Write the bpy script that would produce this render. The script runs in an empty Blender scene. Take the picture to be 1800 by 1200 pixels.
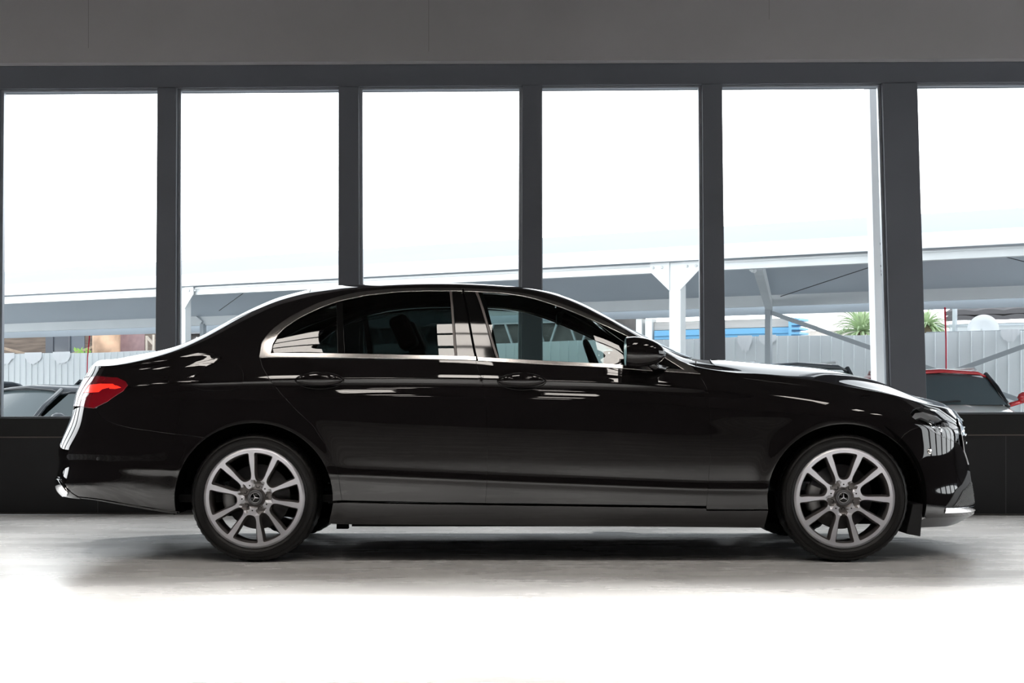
import bpy, math, random
import numpy as np
from mathutils import Vector, Matrix
from mathutils.geometry import delaunay_2d_cdt
random.seed(7)
PI = math.pi
C = bpy.context.scene.collection
SC = bpy.context.scene

# ------------------------------------------------------------------ camera, world, exposure
F, HZ, H, YC = 2720.0, 708.0, 0.825, 8.91       # focal length (px), horizon row, eye height, car centre depth
cam = bpy.data.cameras.new('camera'); camo = bpy.data.objects.new('camera', cam); C.objects.link(camo)
camo.location = (0, 0, H); camo.rotation_euler = (PI/2, 0, 0)
cam.sensor_width = 36; cam.lens = 36*F/1800; cam.shift_y = (HZ-600)/1800; cam.clip_end = 300
SC.camera = camo
SC.view_settings.view_transform = 'Standard'; SC.view_settings.look = 'None'
SC.view_settings.exposure = 0.0; SC.view_settings.gamma = 1.0; SC.view_settings.use_curve_mapping = False
world = bpy.data.worlds.new('overcast_sky'); SC.world = world; world.use_nodes = True
_wn = world.node_tree; _bg = _wn.nodes['Background']
_tc = _wn.nodes.new('ShaderNodeTexCoord'); _sep = _wn.nodes.new('ShaderNodeSeparateXYZ')
_cr = _wn.nodes.new('ShaderNodeValToRGB')
_cr.color_ramp.elements[0].position = 0.12; _cr.color_ramp.elements[0].color = (0.96, 0.98, 1, 1)
_cr.color_ramp.elements[1].position = .62; _cr.color_ramp.elements[1].color = (0.225, 0.245, .27, 1)     # bright low haze, greyer overhead
_wn.links.new(_tc.outputs['Generated'], _sep.inputs[0]); _wn.links.new(_sep.outputs['Z'], _cr.inputs[0])
_wn.links.new(_cr.outputs[0], _bg.inputs[0]); _bg.inputs[1].default_value = 5.4
SPOT_POWER = 1250.0      # each unseen lamp added to whiten the showroom floor
PANEL_POWER = 14.0      # radiance of the ceiling light panels (their builder is below, in the room)

# ------------------------------------------------------------------ materials
MATS = {}
def mat(name, col, rough=0.5, metal=0.0, spec=0.5, coat=0.0, noise=0.0, nscale=8.0, bump=0.0, bscale=40.0,
        emit=0.0, ecol=None, stretch=None, ior=None, roughvar=0.0):
    if name in MATS: return MATS[name]
    m = bpy.data.materials.new(name); m.use_nodes = True
    nt = m.node_tree; b = nt.nodes['Principled BSDF']
    col = tuple(col)+(1,)
    b.inputs['Base Color'].default_value = col
    b.inputs['Roughness'].default_value = rough; b.inputs['Metallic'].default_value = metal
    b.inputs['Specular IOR Level'].default_value = spec; b.inputs['Coat Weight'].default_value = coat
    b.inputs['Coat Roughness'].default_value = 0.02
    if ior: b.inputs['IOR'].default_value = ior
    if emit:
        b.inputs['Emission Color'].default_value = (tuple(ecol)+(1,)) if ecol else col
        b.inputs['Emission Strength'].default_value = emit
    if noise or bump or roughvar:
        tc = nt.nodes.new('ShaderNodeTexCoord'); mp = nt.nodes.new('ShaderNodeMapping')
        nt.links.new(tc.outputs['Object'], mp.inputs[0])
        if stretch: mp.inputs['Scale'].default_value = stretch
        if noise:
            n = nt.nodes.new('ShaderNodeTexNoise'); n.inputs['Scale'].default_value = nscale; n.inputs['Detail'].default_value = 6
            r = nt.nodes.new('ShaderNodeMapRange'); r.inputs['From Min'].default_value = .3; r.inputs['From Max'].default_value = .7
            r.inputs['To Min'].default_value = 1-noise; r.inputs['To Max'].default_value = 1+noise
            mul = nt.nodes.new('ShaderNodeVectorMath'); mul.operation = 'SCALE'; mul.inputs[0].default_value = col[:3]
            nt.links.new(mp.outputs[0], n.inputs['Vector']); nt.links.new(n.outputs['Fac'], r.inputs[0])
            nt.links.new(r.outputs[0], mul.inputs['Scale']); nt.links.new(mul.outputs[0], b.inputs['Base Color'])
        if roughvar:
            n = nt.nodes.new('ShaderNodeTexNoise'); n.inputs['Scale'].default_value = nscale*.6; n.inputs['Detail'].default_value = 5
            r = nt.nodes.new('ShaderNodeMapRange'); r.inputs['From Min'].default_value = .35; r.inputs['From Max'].default_value = .65
            r.inputs['To Min'].default_value = rough-roughvar; r.inputs['To Max'].default_value = rough+roughvar
            nt.links.new(mp.outputs[0], n.inputs['Vector']); nt.links.new(n.outputs['Fac'], r.inputs[0]); nt.links.new(r.outputs[0], b.inputs['Roughness'])
        if bump:
            n = nt.nodes.new('ShaderNodeTexNoise'); n.inputs['Scale'].default_value = bscale; n.inputs['Detail'].default_value = 4
            bp = nt.nodes.new('ShaderNodeBump'); bp.inputs['Strength'].default_value = bump; bp.inputs['Distance'].default_value = .01
            nt.links.new(mp.outputs[0], n.inputs['Vector']); nt.links.new(n.outputs['Fac'], bp.inputs['Height']); nt.links.new(bp.outputs[0], b.inputs['Normal'])
    MATS[name] = m
    return m
def glass(name, tint, ior=1.5, rough=0.0):
    if name in MATS: return MATS[name]
    m = bpy.data.materials.new(name); m.use_nodes = True; nt = m.node_tree
    nt.nodes.remove(nt.nodes['Principled BSDF']); out = nt.nodes['Material Output']
    t = nt.nodes.new('ShaderNodeBsdfTransparent'); t.inputs[0].default_value = tuple(tint)+(1,)
    g = nt.nodes.new('ShaderNodeBsdfGlossy'); g.inputs['Roughness'].default_value = rough; g.inputs[0].default_value = (1, 1, 1, 1)
    fr = nt.nodes.new('ShaderNodeFresnel'); fr.inputs[0].default_value = ior
    mx = nt.nodes.new('ShaderNodeMixShader')
    nt.links.new(fr.outputs[0], mx.inputs[0]); nt.links.new(t.outputs[0], mx.inputs[1]); nt.links.new(g.outputs[0], mx.inputs[2])
    nt.links.new(mx.outputs[0], out.inputs[0]); MATS[name] = m
    return m
PAINT = mat('black_car_paint', (.0062, .0053, .0056), .5, coat=1.0, spec=.0)
PIANO = mat('piano_black_trim', (.003, .003, .003), .05, spec=.5)
CHROME = mat('satin_chrome', (.78, .75, .73), .16, metal=1.0)
BRIGHT = mat('bright_chrome', (.88, .88, .9), .05, metal=1.0)
RUBBER = mat('tyre_rubber', (.0055, .005, .005), .40, spec=.25, bump=.15, bscale=90)
PLAST = mat('black_plastic', (.010, .010, .011), .55, spec=.3)
MATTE = mat('underbody_black', (.004, .004, .004), .95, spec=.05)
SILVER = mat('machined_alloy', (.60, .60, .64), .32, metal=.55)
GUNMET = mat('grey_alloy_paint', (.13, .12, .118), .28, metal=.6)
STEEL = mat('brake_steel', (.30, .30, .31), .38, metal=1.0, bump=.1, bscale=60)
CALIP = mat('caliper_grey', (.33, .33, .33), .5, metal=.4)
G_REAR = glass('privacy_glass', (.105, .135, .13))
G_FRONT = glass('door_glass', (.66, .77, .75))
G_SCREEN = glass('windscreen_glass', (.74, .83, .80))
G_LAMP = glass('lamp_lens', (.93, .95, .97))
G_PANE = glass('shopfront_glass', (.95, .975, .97), ior=1.45)
LAMPRED = mat('tail_lamp_red', (.20, .004, .010), .06, coat=1.0, spec=.5)
LAMPHOT = mat('tail_lamp_backlit', (.9, .02, .01), .2, emit=1.2, ecol=(1, .025, .012), coat=1.0)  # emission put in for backlight passing through the red lens
REDBR = mat('brown_leather', (.055, .022, .018), .5, spec=.3, bump=.1)
DARKIN = mat('cabin_black', (.008, .008, .008), .7, spec=.2, bump=.1)

# ------------------------------------------------------------------ helpers
def link(o, parent=None, label=None, cat=None, group=None, kind=None):
    C.objects.link(o)
    if parent: o.parent = parent
    if label: o['label'] = label
    if cat: o['category'] = cat
    if group: o['group'] = group
    if kind: o['kind'] = kind
    return o
def empty(name, loc=(0, 0, 0), label=None, cat=None, group=None, rz=0):
    o = bpy.data.objects.new(name, None); o.location = loc; o.rotation_euler = (0, 0, rz); o.empty_display_size = .1
    return link(o, None, label, cat, group)
class MB:
    def __init__(s): s.v = []; s.f = []; s.m = []; s.sm = []
    def add(s, vs, fs, mi=0, smooth=False):
        b = len(s.v); s.v += [tuple(v) for v in vs]; s.f += [tuple(b+i for i in f) for f in fs]
        s.m += [mi]*len(fs); s.sm += [smooth]*len(fs); return s
    def box(s, a, b, mi=0, M=None):
        x0, y0, z0 = a; x1, y1, z1 = b
        vs = [(x0, y0, z0), (x1, y0, z0), (x1, y1, z0), (x0, y1, z0), (x0, y0, z1), (x1, y0, z1), (x1, y1, z1), (x0, y1, z1)]
        if M: vs = [M @ Vector(v) for v in vs]
        return s.add(vs, [(0, 3, 2, 1), (4, 5, 6, 7), (0, 1, 5, 4), (1, 2, 6, 5), (2, 3, 7, 6), (3, 0, 4, 7)], mi)
    def hexa(s, p, mi=0):      # 8 corners: bottom 4, top 4
        return s.add(p, [(0, 3, 2, 1), (4, 5, 6, 7), (0, 1, 5, 4), (1, 2, 6, 5), (2, 3, 7, 6), (3, 0, 4, 7)], mi)
    def bar(s, p, q, w, h, mi=0, up=(0, 0, 1)):
        p, q = Vector(p), Vector(q); t = (q-p).normalized(); u = Vector(up)
        if abs(t.dot(u)) > .98: u = Vector((0, 1, 0))
        a = t.cross(u).normalized(); b = a.cross(t).normalized()
        a = a*(w/2); b = b*(h/2)
        vs = [p-a-b, p+a-b, p+a+b, p-a+b, q-a-b, q+a-b, q+a+b, q-a+b]
        return s.add(vs, [(3, 2, 1, 0), (4, 5, 6, 7), (0, 1, 5, 4), (1, 2, 6, 5), (2, 3, 7, 6), (3, 0, 4, 7)], mi)
    def tube(s, pts, r, n=10, mi=0, closed=False, cap=True):
        pts = [Vector(p) for p in pts]; L = len(pts); rs = r if isinstance(r, (list, tuple)) else [r]*L
        vs = []; prev = None
        for i, p in enumerate(pts):
            t = ((pts[(i+1) % L] if (closed or i < L-1) else p)-(pts[i-1] if (closed or i) else p)).normalized()
            if prev is None:
                prev = t.orthogonal().normalized()
            a = (prev-t*prev.dot(t)).normalized(); prev = a; b = t.cross(a)
            for k in range(n):
                an = 2*PI*k/n; vs.append(p+(a*math.cos(an)+b*math.sin(an))*rs[i])
        fs = []
        for i in range(L if closed else L-1):
            for k in range(n):
                i2 = (i+1) % L
                fs.append((i*n+k, i*n+(k+1) % n, i2*n+(k+1) % n, i2*n+k))
        if cap and not closed:
            fs.append(tuple(range(n))[::-1]); fs.append(tuple((L-1)*n+k for k in range(n)))
        return s.add(vs, fs, mi, True)
    def lathe(s, prof, n=48, mi=0, M=None, closed=False, a0=0., a1=2*PI, smooth=True):   # prof: (r, t); axis = local Y
        full = abs(a1-a0-2*PI) < 1e-6; na = n if full else n+1
        vs = []
        for k in range(na):
            a = a0+(a1-a0)*k/n
            for (r, t) in prof:
                v = Vector((r*math.cos(a), t, r*math.sin(a))); vs.append(M @ v if M else v)
        P = len(prof); fs = []
        for k in range(n):
            k2 = (k+1) % na
            for j in range(P if closed else P-1):
                j2 = (j+1) % P
                fs.append((k*P+j, k*P+j2, k2*P+j2, k2*P+j))
        return s.add(vs, fs, mi, smooth)
    def build(s, name, mats, parent=None, **kw):
        me = bpy.data.meshes.new(name); me.from_pydata([tuple(v) for v in s.v], [], s.f); me.validate()
        for m in (mats if isinstance(mats, (list, tuple)) else [mats]): me.materials.append(m)
        if len(me.polygons) == len(s.f):
            me.polygons.foreach_set('material_index', s.m); me.polygons.foreach_set('use_smooth', s.sm)
        me.update()
        o = bpy.data.objects.new(name, me); bev = kw.pop('bevel', 0)
        link(o, parent, **kw)
        if bev:
            md = o.modifiers.new('bevel', 'BEVEL'); md.width = bev; md.segments = 2; md.limit_method = 'ANGLE'; md.angle_limit = .7
        return o
def copy_tree(o, parent=None):
    c = o.copy(); C.objects.link(c); c.parent = parent
    for ch in [x for x in bpy.data.objects if x.parent == o]: copy_tree(ch, c)
    return c
def at(px, py, d): return Vector(((px-900)*d/F, d, H+(HZ-py)*d/F))

# ------------------------------------------------------------------ the room
WD = 11.4
def wy(px): return WD-0.009*(px-900)/900*WD*.5            # the window wall runs very slightly towards us on the right
def W(px, py, off=0.0):                                    # a point of the wall seen at pixel, moved off metres into the room
    d = wy(px); p = at(px, py, d); return Vector((p.x, p.y-off, p.z))
WALLM = mat('dark_wall_panel', (.0065, .0065, .0075), .42, noise=.15, nscale=3, spec=.3)
SILLM = mat('dark_sill_paint', (.007, .007, .007), .5, noise=.1, spec=.25)
POSTM = mat('charcoal_post_paint', (.095, .102, .120), .5, noise=.06, nscale=2, spec=.4)
HEADM = mat('charcoal_bulkhead_paint', (.31, .30, .31), .75, noise=.06, nscale=1.2, spec=.25)
FRAMEM = mat('window_frame_aluminium', (.26, .28, .31), .35, metal=.5)
SEAMM = mat('brown_joint', (.10, .08, .07), .6)

# floor: polished concrete
fm = bpy.data.materials.new('polished_concrete'); fm.use_nodes = True; nt = fm.node_tree; b = nt.nodes['Principled BSDF']
tc = nt.nodes.new('ShaderNodeTexCoord'); mp = nt.nodes.new('ShaderNodeMapping'); mp.inputs['Scale'].default_value = (.5, 1.3, 1)
n1 = nt.nodes.new('ShaderNodeTexNoise'); n1.inputs['Scale'].default_value = 2.2; n1.inputs['Detail'].default_value = 9; n1.inputs['Roughness'].default_value = .62
cr = nt.nodes.new('ShaderNodeValToRGB'); cr.color_ramp.elements[0].position = .3; cr.color_ramp.elements[0].color = (.56, .555, .55, 1)
cr.color_ramp.elements[1].position = .62; cr.color_ramp.elements[1].color = (.70, .70, .69, 1)
rr = nt.nodes.new('ShaderNodeMapRange'); rr.inputs['From Min'].default_value = .3; rr.inputs['From Max'].default_value = .7
rr.inputs['To Min'].default_value = .24; rr.inputs['To Max'].default_value = .30
nt.links.new(tc.outputs['Object'], mp.inputs[0]); nt.links.new(mp.outputs[0], n1.inputs['Vector']); nt.links.new(n1.outputs['Fac'], cr.inputs[0])
nt.links.new(cr.outputs[0], b.inputs['Base Color']); nt.links.new(n1.outputs['Fac'], rr.inputs[0]); nt.links.new(rr.outputs[0], b.inputs['Roughness'])
b.inputs['Specular IOR Level'].default_value = .6
MATS['floor'] = fm
RX0, RX1, RY0, CEIL = -9.0, 9.5, -7.0, 4.15
MB().box((RX0, RY0, -.2), (RX1, 11.45, 0)).build('floor', fm, kind='structure', label='pale polished concrete showroom floor')
DARKW = mat('black_showroom_wall', (.020, .018, .018), .7, noise=.1, spec=.2)
DARKC = mat('dark_ceiling', (.035, .033, .032), .85, noise=.1, spec=.1)
MB().box((RX0, RY0, CEIL), (RX1, 11.6, CEIL+.2)).build('ceiling', DARKC, kind='structure', label='dark showroom ceiling')
MB().box((RX0-.2, RY0, 0), (RX0, 11.6, CEIL)).build('wall_left', DARKW, kind='structure', label='dark side wall')
mb = MB(); mb.box((RX1, RY0, 0), (RX1+.2, 11.6, .71)); mb.box((RX1, RY0, 3.15), (RX1+.2, 11.6, CEIL)); mb.box((RX1, RY0, .71), (RX1+.2, 6.0, 3.15)); mb.box((RX1, 11.2, .71), (RX1+.2, 11.6, 3.15))
for k in range(1, 6): mb.box((RX1, 6.0+k*.867-.06, .71), (RX1+.2, 6.0+k*.867+.06, 3.15))
mb.build('wall_right', DARKW, kind='structure', label='dark side wall with a row of windows')
for k in range(6):
    y0 = 6.0+k*.867+(.06 if k else 0); y1 = 6.0+(k+1)*.867-.06; mf = MB()
    for a, b in (((y0, .71), (y0+.03, 3.15)), ((y1-.03, .71), (y1, 3.15)), ((y0, .71), (y1, .74)), ((y0, 3.12), (y1, 3.15))): mf.box((RX1+.06, a[0], a[1]), (RX1+.11, b[0], b[1]))
    fo = mf.build('window_%d' % (20+k), FRAMEM, kind='structure', label='tall window in the side wall'); mg = MB(); mg.add([(RX1+.085, y0+.03, .74), (RX1+.085, y1-.03, .74), (RX1+.085, y1-.03, 3.12), (RX1+.085, y0+.03, 3.12)], [(0, 1, 2, 3)]); mg.build('window_pane', G_PANE, fo)
MB().box((RX0-.2, RY0-.2, 0), (RX1+.2, RY0, CEIL)).build('wall_rear', DARKW, kind='structure', label='dark wall behind the viewer')

def slab(mb, pl, pr, pbl, pbr, o0, o1, mi=0):
    """wall slab: picture corners top-left, top-right, bottom-left, bottom-right; o0 front offset, o1 back offset"""
    mb.hexa([W(*pbl, o0), W(*pbr, o0), W(*pbr, o1), W(*pbl, o1), W(*pl, o0), W(*pr, o0), W(*pr, o1), W(*pl, o1)], mi)
XL, XR = -1240, 3150
def ytop(x): return 159.5-12*x/1800.
def ysill(x): return 735-8*x/1800.
def yband(x): return 767-4*x/1800.
def yhead(x): return 116-8*x/1800.
def ybase(x): return HZ+F*H/wy(x)-.3
def strip(name, f0, f1, o0, o1, m, x0=XL, x1=XR, **kw):
    mb = MB(); slab(mb, (x0, f0(x0)), (x1, f0(x1)), (x0, f1(x0)), (x1, f1(x1)), o0, o1)
    return mb.build(name, m, **kw)
mb = MB(); slab(mb, (XL, yband(XL)+2), (XR, yband(XR)+2), (XL, ybase(XL)), (XR, ybase(XR)), 0.0, -.25)
# fine vertical joints between the wall panels below the sill
wl = mb.build('wall_back', WALLM, kind='structure', label='black panelled wall below the window sill')
mj = MB()
for x in (1768, 1540, 1312, 1084, 856, 628, 400, 172, 1996): slab(mj, (x-.35, yband(x)+3), (x+.35, yband(x)+3), (x-.35, ybase(x)-2), (x+.35, ybase(x)-2), .0015, -.001)
mj.build('panel_joint', mat('joint_grey', (.05, .05, .055), .5), wl)
strip('trim_1', ysill, yband, .035, -.30, SILLM, kind='structure', label='black window sill band', bevel=.004)
strip('trim_2', lambda x: yband(x)-.2, lambda x: yband(x)+2.2, .02, -.02, SEAMM, kind='structure', label='thin brown joint under the sill band')
strip('trim_3', lambda x: yhead(x), lambda x: ytop(x)-3, .0, -.22, POSTM, kind='structure', label='charcoal header above the windows', bevel=.004)
mb = MB(); slab(mb, (XL, -150), (XR, -150), (XL, yhead(XL)), (XR, yhead(XR)), .10, -.3)
bk = mb.build('wall_upper', HEADM, kind='structure', label='charcoal bulkhead above the windows')
mj = MB()
for x, y0, y1 in ((755, -100, 96), (1348, -100, 40), (162, -100, 90)): slab(mj, (x-.3, y0), (x+.3, y0), (x-.3, y1), (x+.3, y1), .102, .098)
mj.build('panel_joint', mat('joint_light', (.13, .12, .12), .6), bk)
# posts: (left px top, right px top, left px bottom, right px bottom)
posts = [(-42, -1, -47, -6), (277, 311, 273, 309), (595.5, 631, 595, 632), (918, 952, 916, 953), (1234, 1269, 1238, 1276), (1550, 1612, 1567, 1629)]
k = 6
for i in range(2): posts.append((1960+320*i, 1996+320*i, 1976+322*i, 2014+322*i))
for i in range(2): posts.insert(0, (-362-320*i, -326-320*i, -367-320*i, -330-320*i))
tn = 4
for (a, b_, c, d) in posts:
    mb = MB(); slab(mb, (a, ytop(a)-3), (b_, ytop(b_)-3), (c, ysill(c)), (d, ysill(d)), .012, -.16)
    mb.build('trim_%d' % tn, POSTM, kind='structure', label='charcoal post between two window panes', bevel=.004); tn += 1
srt = sorted(posts)
wn = 1
for p, q in zip(srt[:-1], srt[1:]):
    # opening between post p (right side) and post q (left side)
    xl0, xl1, xr0, xr1 = p[1], p[3], q[0], q[2]
    mb = MB(); fw = 4.0
    if p[0] > 1500: lw = 1.5
    elif q[0] > 1500: lw = 5.0
    else: lw = 5.5
    rw = 5.5 if q[0] in (918, 1234, 1550) else 1.5
    if p[0] in (918,1234): lw = 1.5
    o = -.035
    slab(mb, (xl0, ytop(xl0)-3), (xl0+lw, ytop(xl0)-3), (xl1, ysill(xl1)), (xl1+lw, ysill(xl1)), o, o-.05)
    slab(mb, (xr0-rw, ytop(xr0)-3), (xr0, ytop(xr0)-3), (xr1-rw, ysill(xr1)), (xr1, ysill(xr1)), o, o-.05)
    slab(mb, (xl0+lw, ytop(xl0)-3), (xr0-rw, ytop(xr0)-3), (xl0+lw, ytop(xl0)+1), (xr0-rw, ytop(xr0)+1), o+.003, o-.05)
    slab(mb, (xl1+lw, ysill(xl1)-3), (xr1-rw, ysill(xr1)-3), (xl1+lw, ysill(xl1)), (xr1-rw, ysill(xr1)), o+.003, o-.05)
    fo = mb.build('window_%d' % wn, FRAMEM, kind='structure', label='tall fixed showroom window with grey frame', bevel=.002); wn += 1
    mg = MB(); mg.add([W(xl1+lw, ysill(xl1), o-.025), W(xr1-rw, ysill(xr1), o-.025), W(xr0-rw, ytop(xr0), o-.025), W(xl0+lw, ytop(xl0), o-.025)], [(0, 1, 2, 3)])
    mg.build('window_pane', G_PANE, fo)
strip('baseboard_back', lambda x: ybase(x)-3.0, ybase, .006, -.01, mat('base_seal', (.03, .028, .026), .6, noise=.3, nscale=30), kind='structure', label='dark joint where wall meets floor')

# ceiling light panels, mirrored in the car's glass and flanks
LIT = mat('light_panel_diffuser', (.9, .87, .82), .6, emit=PANEL_POWER, ecol=(1, .93, .86))
LFR = mat('light_panel_frame', (.02, .02, .02), .5)
def ceiling_light(x, y, w=.52, l=1.15, first=[None]):
    if first[0] is None:
        r = empty('ceiling_light', (x, y, CEIL))
        m = MB()
        for k in range(4): yy = -l/2+l*k/3; m.box((-w/2-.03, yy-.022, -.07), (w/2+.03, yy+.022, 0))
        for s in (-1, 1): m.box((s*(w/2+.015)-.015, -l/2, -.07), (s*(w/2+.015)+.015, l/2, 0))
        m.build('frame', LFR, r)
        for k in range(3):
            m = MB(); m.box((-w/2, -l/2+l*k/3+.022, -.045), (w/2, -l/2+l*(k+1)/3-.022, -.03)); m.build('diffuser', LIT, r)
        first[0] = r
    else:
        r = copy_tree(first[0]); r.location = (x, y, CEIL)
    r['label'] = 'oblong three-segment ceiling light panel of the showroom'; r['category'] = 'ceiling light'; r['group'] = 'ceiling light panels'
    return r
for i in range(9): ceiling_light(-6.27+i*1.5, 5.9)
for yy in (3.0, -.8, -5.2):
    for xx in (-1.31, .65): ceiling_light(xx, yy)
def floor_fill_lamp(x, y, first=[None]):  # unseen lamps added to whiten the floor around the car
    if first[0] is None:
        r = empty('floor_fill_lamp', (x, y, CEIL)); m = MB()
        m.lathe([(.075, 0), (.08, -.14), (.072, -.14), (.066, -.05), (0, -.05)], 24, 0, Matrix.Rotation(PI/2, 4, 'X')); m.build('housing', LFR, r)
        L = bpy.data.lights.new('floor_fill_spot', 'SPOT'); L.energy = SPOT_POWER; L.spot_size = math.radians(50); L.spot_blend = .95; L.shadow_soft_size = .06; L.color = (1, .985, .96)
        global wall_fill_spot; wall_fill_spot = L.copy(); wall_fill_spot.energy = SPOT_POWER*.28; wall_fill_spot.spot_size = math.radians(40)
        lo = bpy.data.objects.new('lamp', L); lo.location = (0, 0, -.10); link(lo, r); first[0] = r
    else: r = copy_tree(first[0]); r.location = (x, y, CEIL)
    r['label'] = 'unseen spot lamp added to whiten the showroom floor'; r['category'] = 'ceiling light'; r['group'] = 'added floor lamps'
    return r
for i in range(9): floor_fill_lamp(-6+i*1.5, 5.65)
for xx, yy in ((-4.0, 8.4), (4.2, 8.4), (-3.7, 7.2), (3.9, 7.2)): floor_fill_lamp(xx, yy)
for i in range(8):  # row added to lighten the floor by the window wall
    r = floor_fill_lamp(-5.25+i*1.5, 10.2)
    for ch in r.children:
        if ch.type == 'LIGHT': ch.data = wall_fill_spot

ORD = ['leftmost', 'second from the left', 'third from the left', 'fourth from the left', 'fifth from the left', 'sixth from the left', 'seventh from the left', 'eighth from the left', 'ninth from the left']
def label_rows(group, what, rows):
    os_ = [o for o in bpy.data.objects if o.get('group') == group]
    ys = sorted({round(o.location.y, 2) for o in os_}, reverse=True)
    for y in ys:
        r = sorted([o for o in os_ if abs(o.location.y-y) < .02], key=lambda o: o.location.x)
        for k, o in enumerate(r): o['label'] = what+', '+ORD[k]+' '+rows[ys.index(y)]
label_rows('ceiling light panels', 'oblong ceiling light panel', ['in the long row beside the car', 'of two behind the long row', 'of two in the middle of the room', 'of two farthest from the windows'])
label_rows('added floor lamps', 'unseen spot lamp added to whiten the floor', ['along the window wall', 'of two beyond the ends of the car', 'of two just in front of the car ends', 'over the floor before the car'])

# ------------------------------------------------------------------ the car's body surface
# longitudinal feature lines (rings): side points (px, py, half width), rear tip (px, py), front tip (px, py)
RINGS = [
 # 0 lower edge
 dict(r=(112, 872), f=(1712, 906), p=[(150, 880, .875), (230, 892, .905), (315, 904, .912), (420, 912, .895), (600, 921, .897), (900, 923, .897), (1340, 927, .897), (1480, 927, .895), (1560, 922, .89), (1632, 912, .885)]),
 # 1 sill shoulder
 dict(r=(98, 852), f=(1713, 888), p=[(150, 856, .893), (315, 868, .919), (600, 883, .907), (900, 888, .907), (1340, 897, .907), (1500, 897, .908), (1632, 892, .90)]),
 # 2 lower door crease
 dict(r=(103, 822), f=(1707, 848), p=[(150, 822, .898), (315, 825, .9215), (600, 834, .915), (900, 847, .914), (1240, 860, .913), (1400, 860, .914), (1632, 858, .90)]),
 # 3 mid flank
 dict(r=(103, 788), f=(1702, 805), p=[(150, 785, .898), (315, 775, .922), (450, 772, .925), (600, 778, .923), (900, 787, .9225), (1240, 798, .9215), (1400, 800, .923), (1632, 806, .90)]),
 # 4 widest line
 dict(r=(122, 742), f=(1702, 775), p=[(150, 738, .885), (315, 722, .920), (450, 716, .930), (600, 720, .927), (800, 726, .926), (1080, 735, .925), (1240, 744, .924), (1400, 742, .928), (1520, 745, .92), (1632, 760, .885)]),
 # 5 upper character line
 dict(r=(135, 690), f=(1695, 747), p=[(180, 684, .87), (270, 674, .90), (340, 671, .908), (460, 667, .912), (605, 664.5, .914), (730, 664, .914), (850, 665.5, .914), (1080, 672, .912), (1250, 684, .905), (1400, 697, .90), (1520, 712, .89), (1632, 735, .85)]),
 # 6 belt line, bonnet shut line
 dict(r=(153, 654), f=(1684, 731), p=[(180, 655, .832), (250, 653, .85), (300, 649.5, .856), (350, 643, .861), (400, 634, .865), (457, 624, .868), (600, 624.5, .872), (835, 628, .873), (1080, 639, .868), (1225, 652, .845), (1310, 665, .815), (1420, 678, .80), (1500, 688, .79), (1580, 701, .775), (1640, 715, .75)]),
 # 7 roof rail, haunch
 dict(r=(161, 642), f=(1673, 722), p=[(180, 640, .775), (250, 631, .795), (310, 618, .79), (360, 600, .765), (420, 577, .73), (480, 552, .70), (540, 531, .675), (600, 517, .655), (700, 507, .64), (812, 505, .635), (930, 513, .645), (1000, 534, .685), (1060, 561, .722), (1120, 593, .752), (1180, 626, .785), (1215, 643, .785), (1250, 650, .765), (1333, 654, .735), (1440, 665, .70), (1560, 688, .68), (1627, 706, .65)]),
 # 8 roof edge, deck edge
 dict(r=(168, 635), f=(1662, 714), p=[(180, 633, .64), (265, 620.5, .64), (310, 609, .635), (360, 587, .61), (420, 557.5, .58), (480, 531, .55), (540, 513, .52), (600, 503, .50), (660, 499.5, .49), (760, 497.5, .49), (850, 500, .49), (920, 505, .50), (970, 513, .53), (1020, 531, .565), (1060, 552, .60), (1100, 575, .64), (1150, 603, .685), (1200, 630, .71), (1225, 636, .69), (1253, 638.5, .65), (1333, 643.5, .59), (1440, 653.5, .57), (1500, 664, .55), (1560, 678, .53), (1627, 700, .48)]),
]
XCR, XCF = -1.50, 1.62
def gsmooth(x, y, sig):
    """gaussian smoothing on a uniform grid, ends kept"""
    h = x[1]-x[0]; k = int(3*sig/h)+1; t = np.arange(-k, k+1)*h; g = np.exp(-.5*(t/sig)**2); g /= g.sum()
    pad = np.concatenate([2*y[0]-y[k:0:-1], y, 2*y[-1]-y[-2:-k-2:-1]])
    return np.convolve(pad, g, 'valid')
NS = 1201
SR, SF = .16, .84               # share of s used by the rear and front corners
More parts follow.
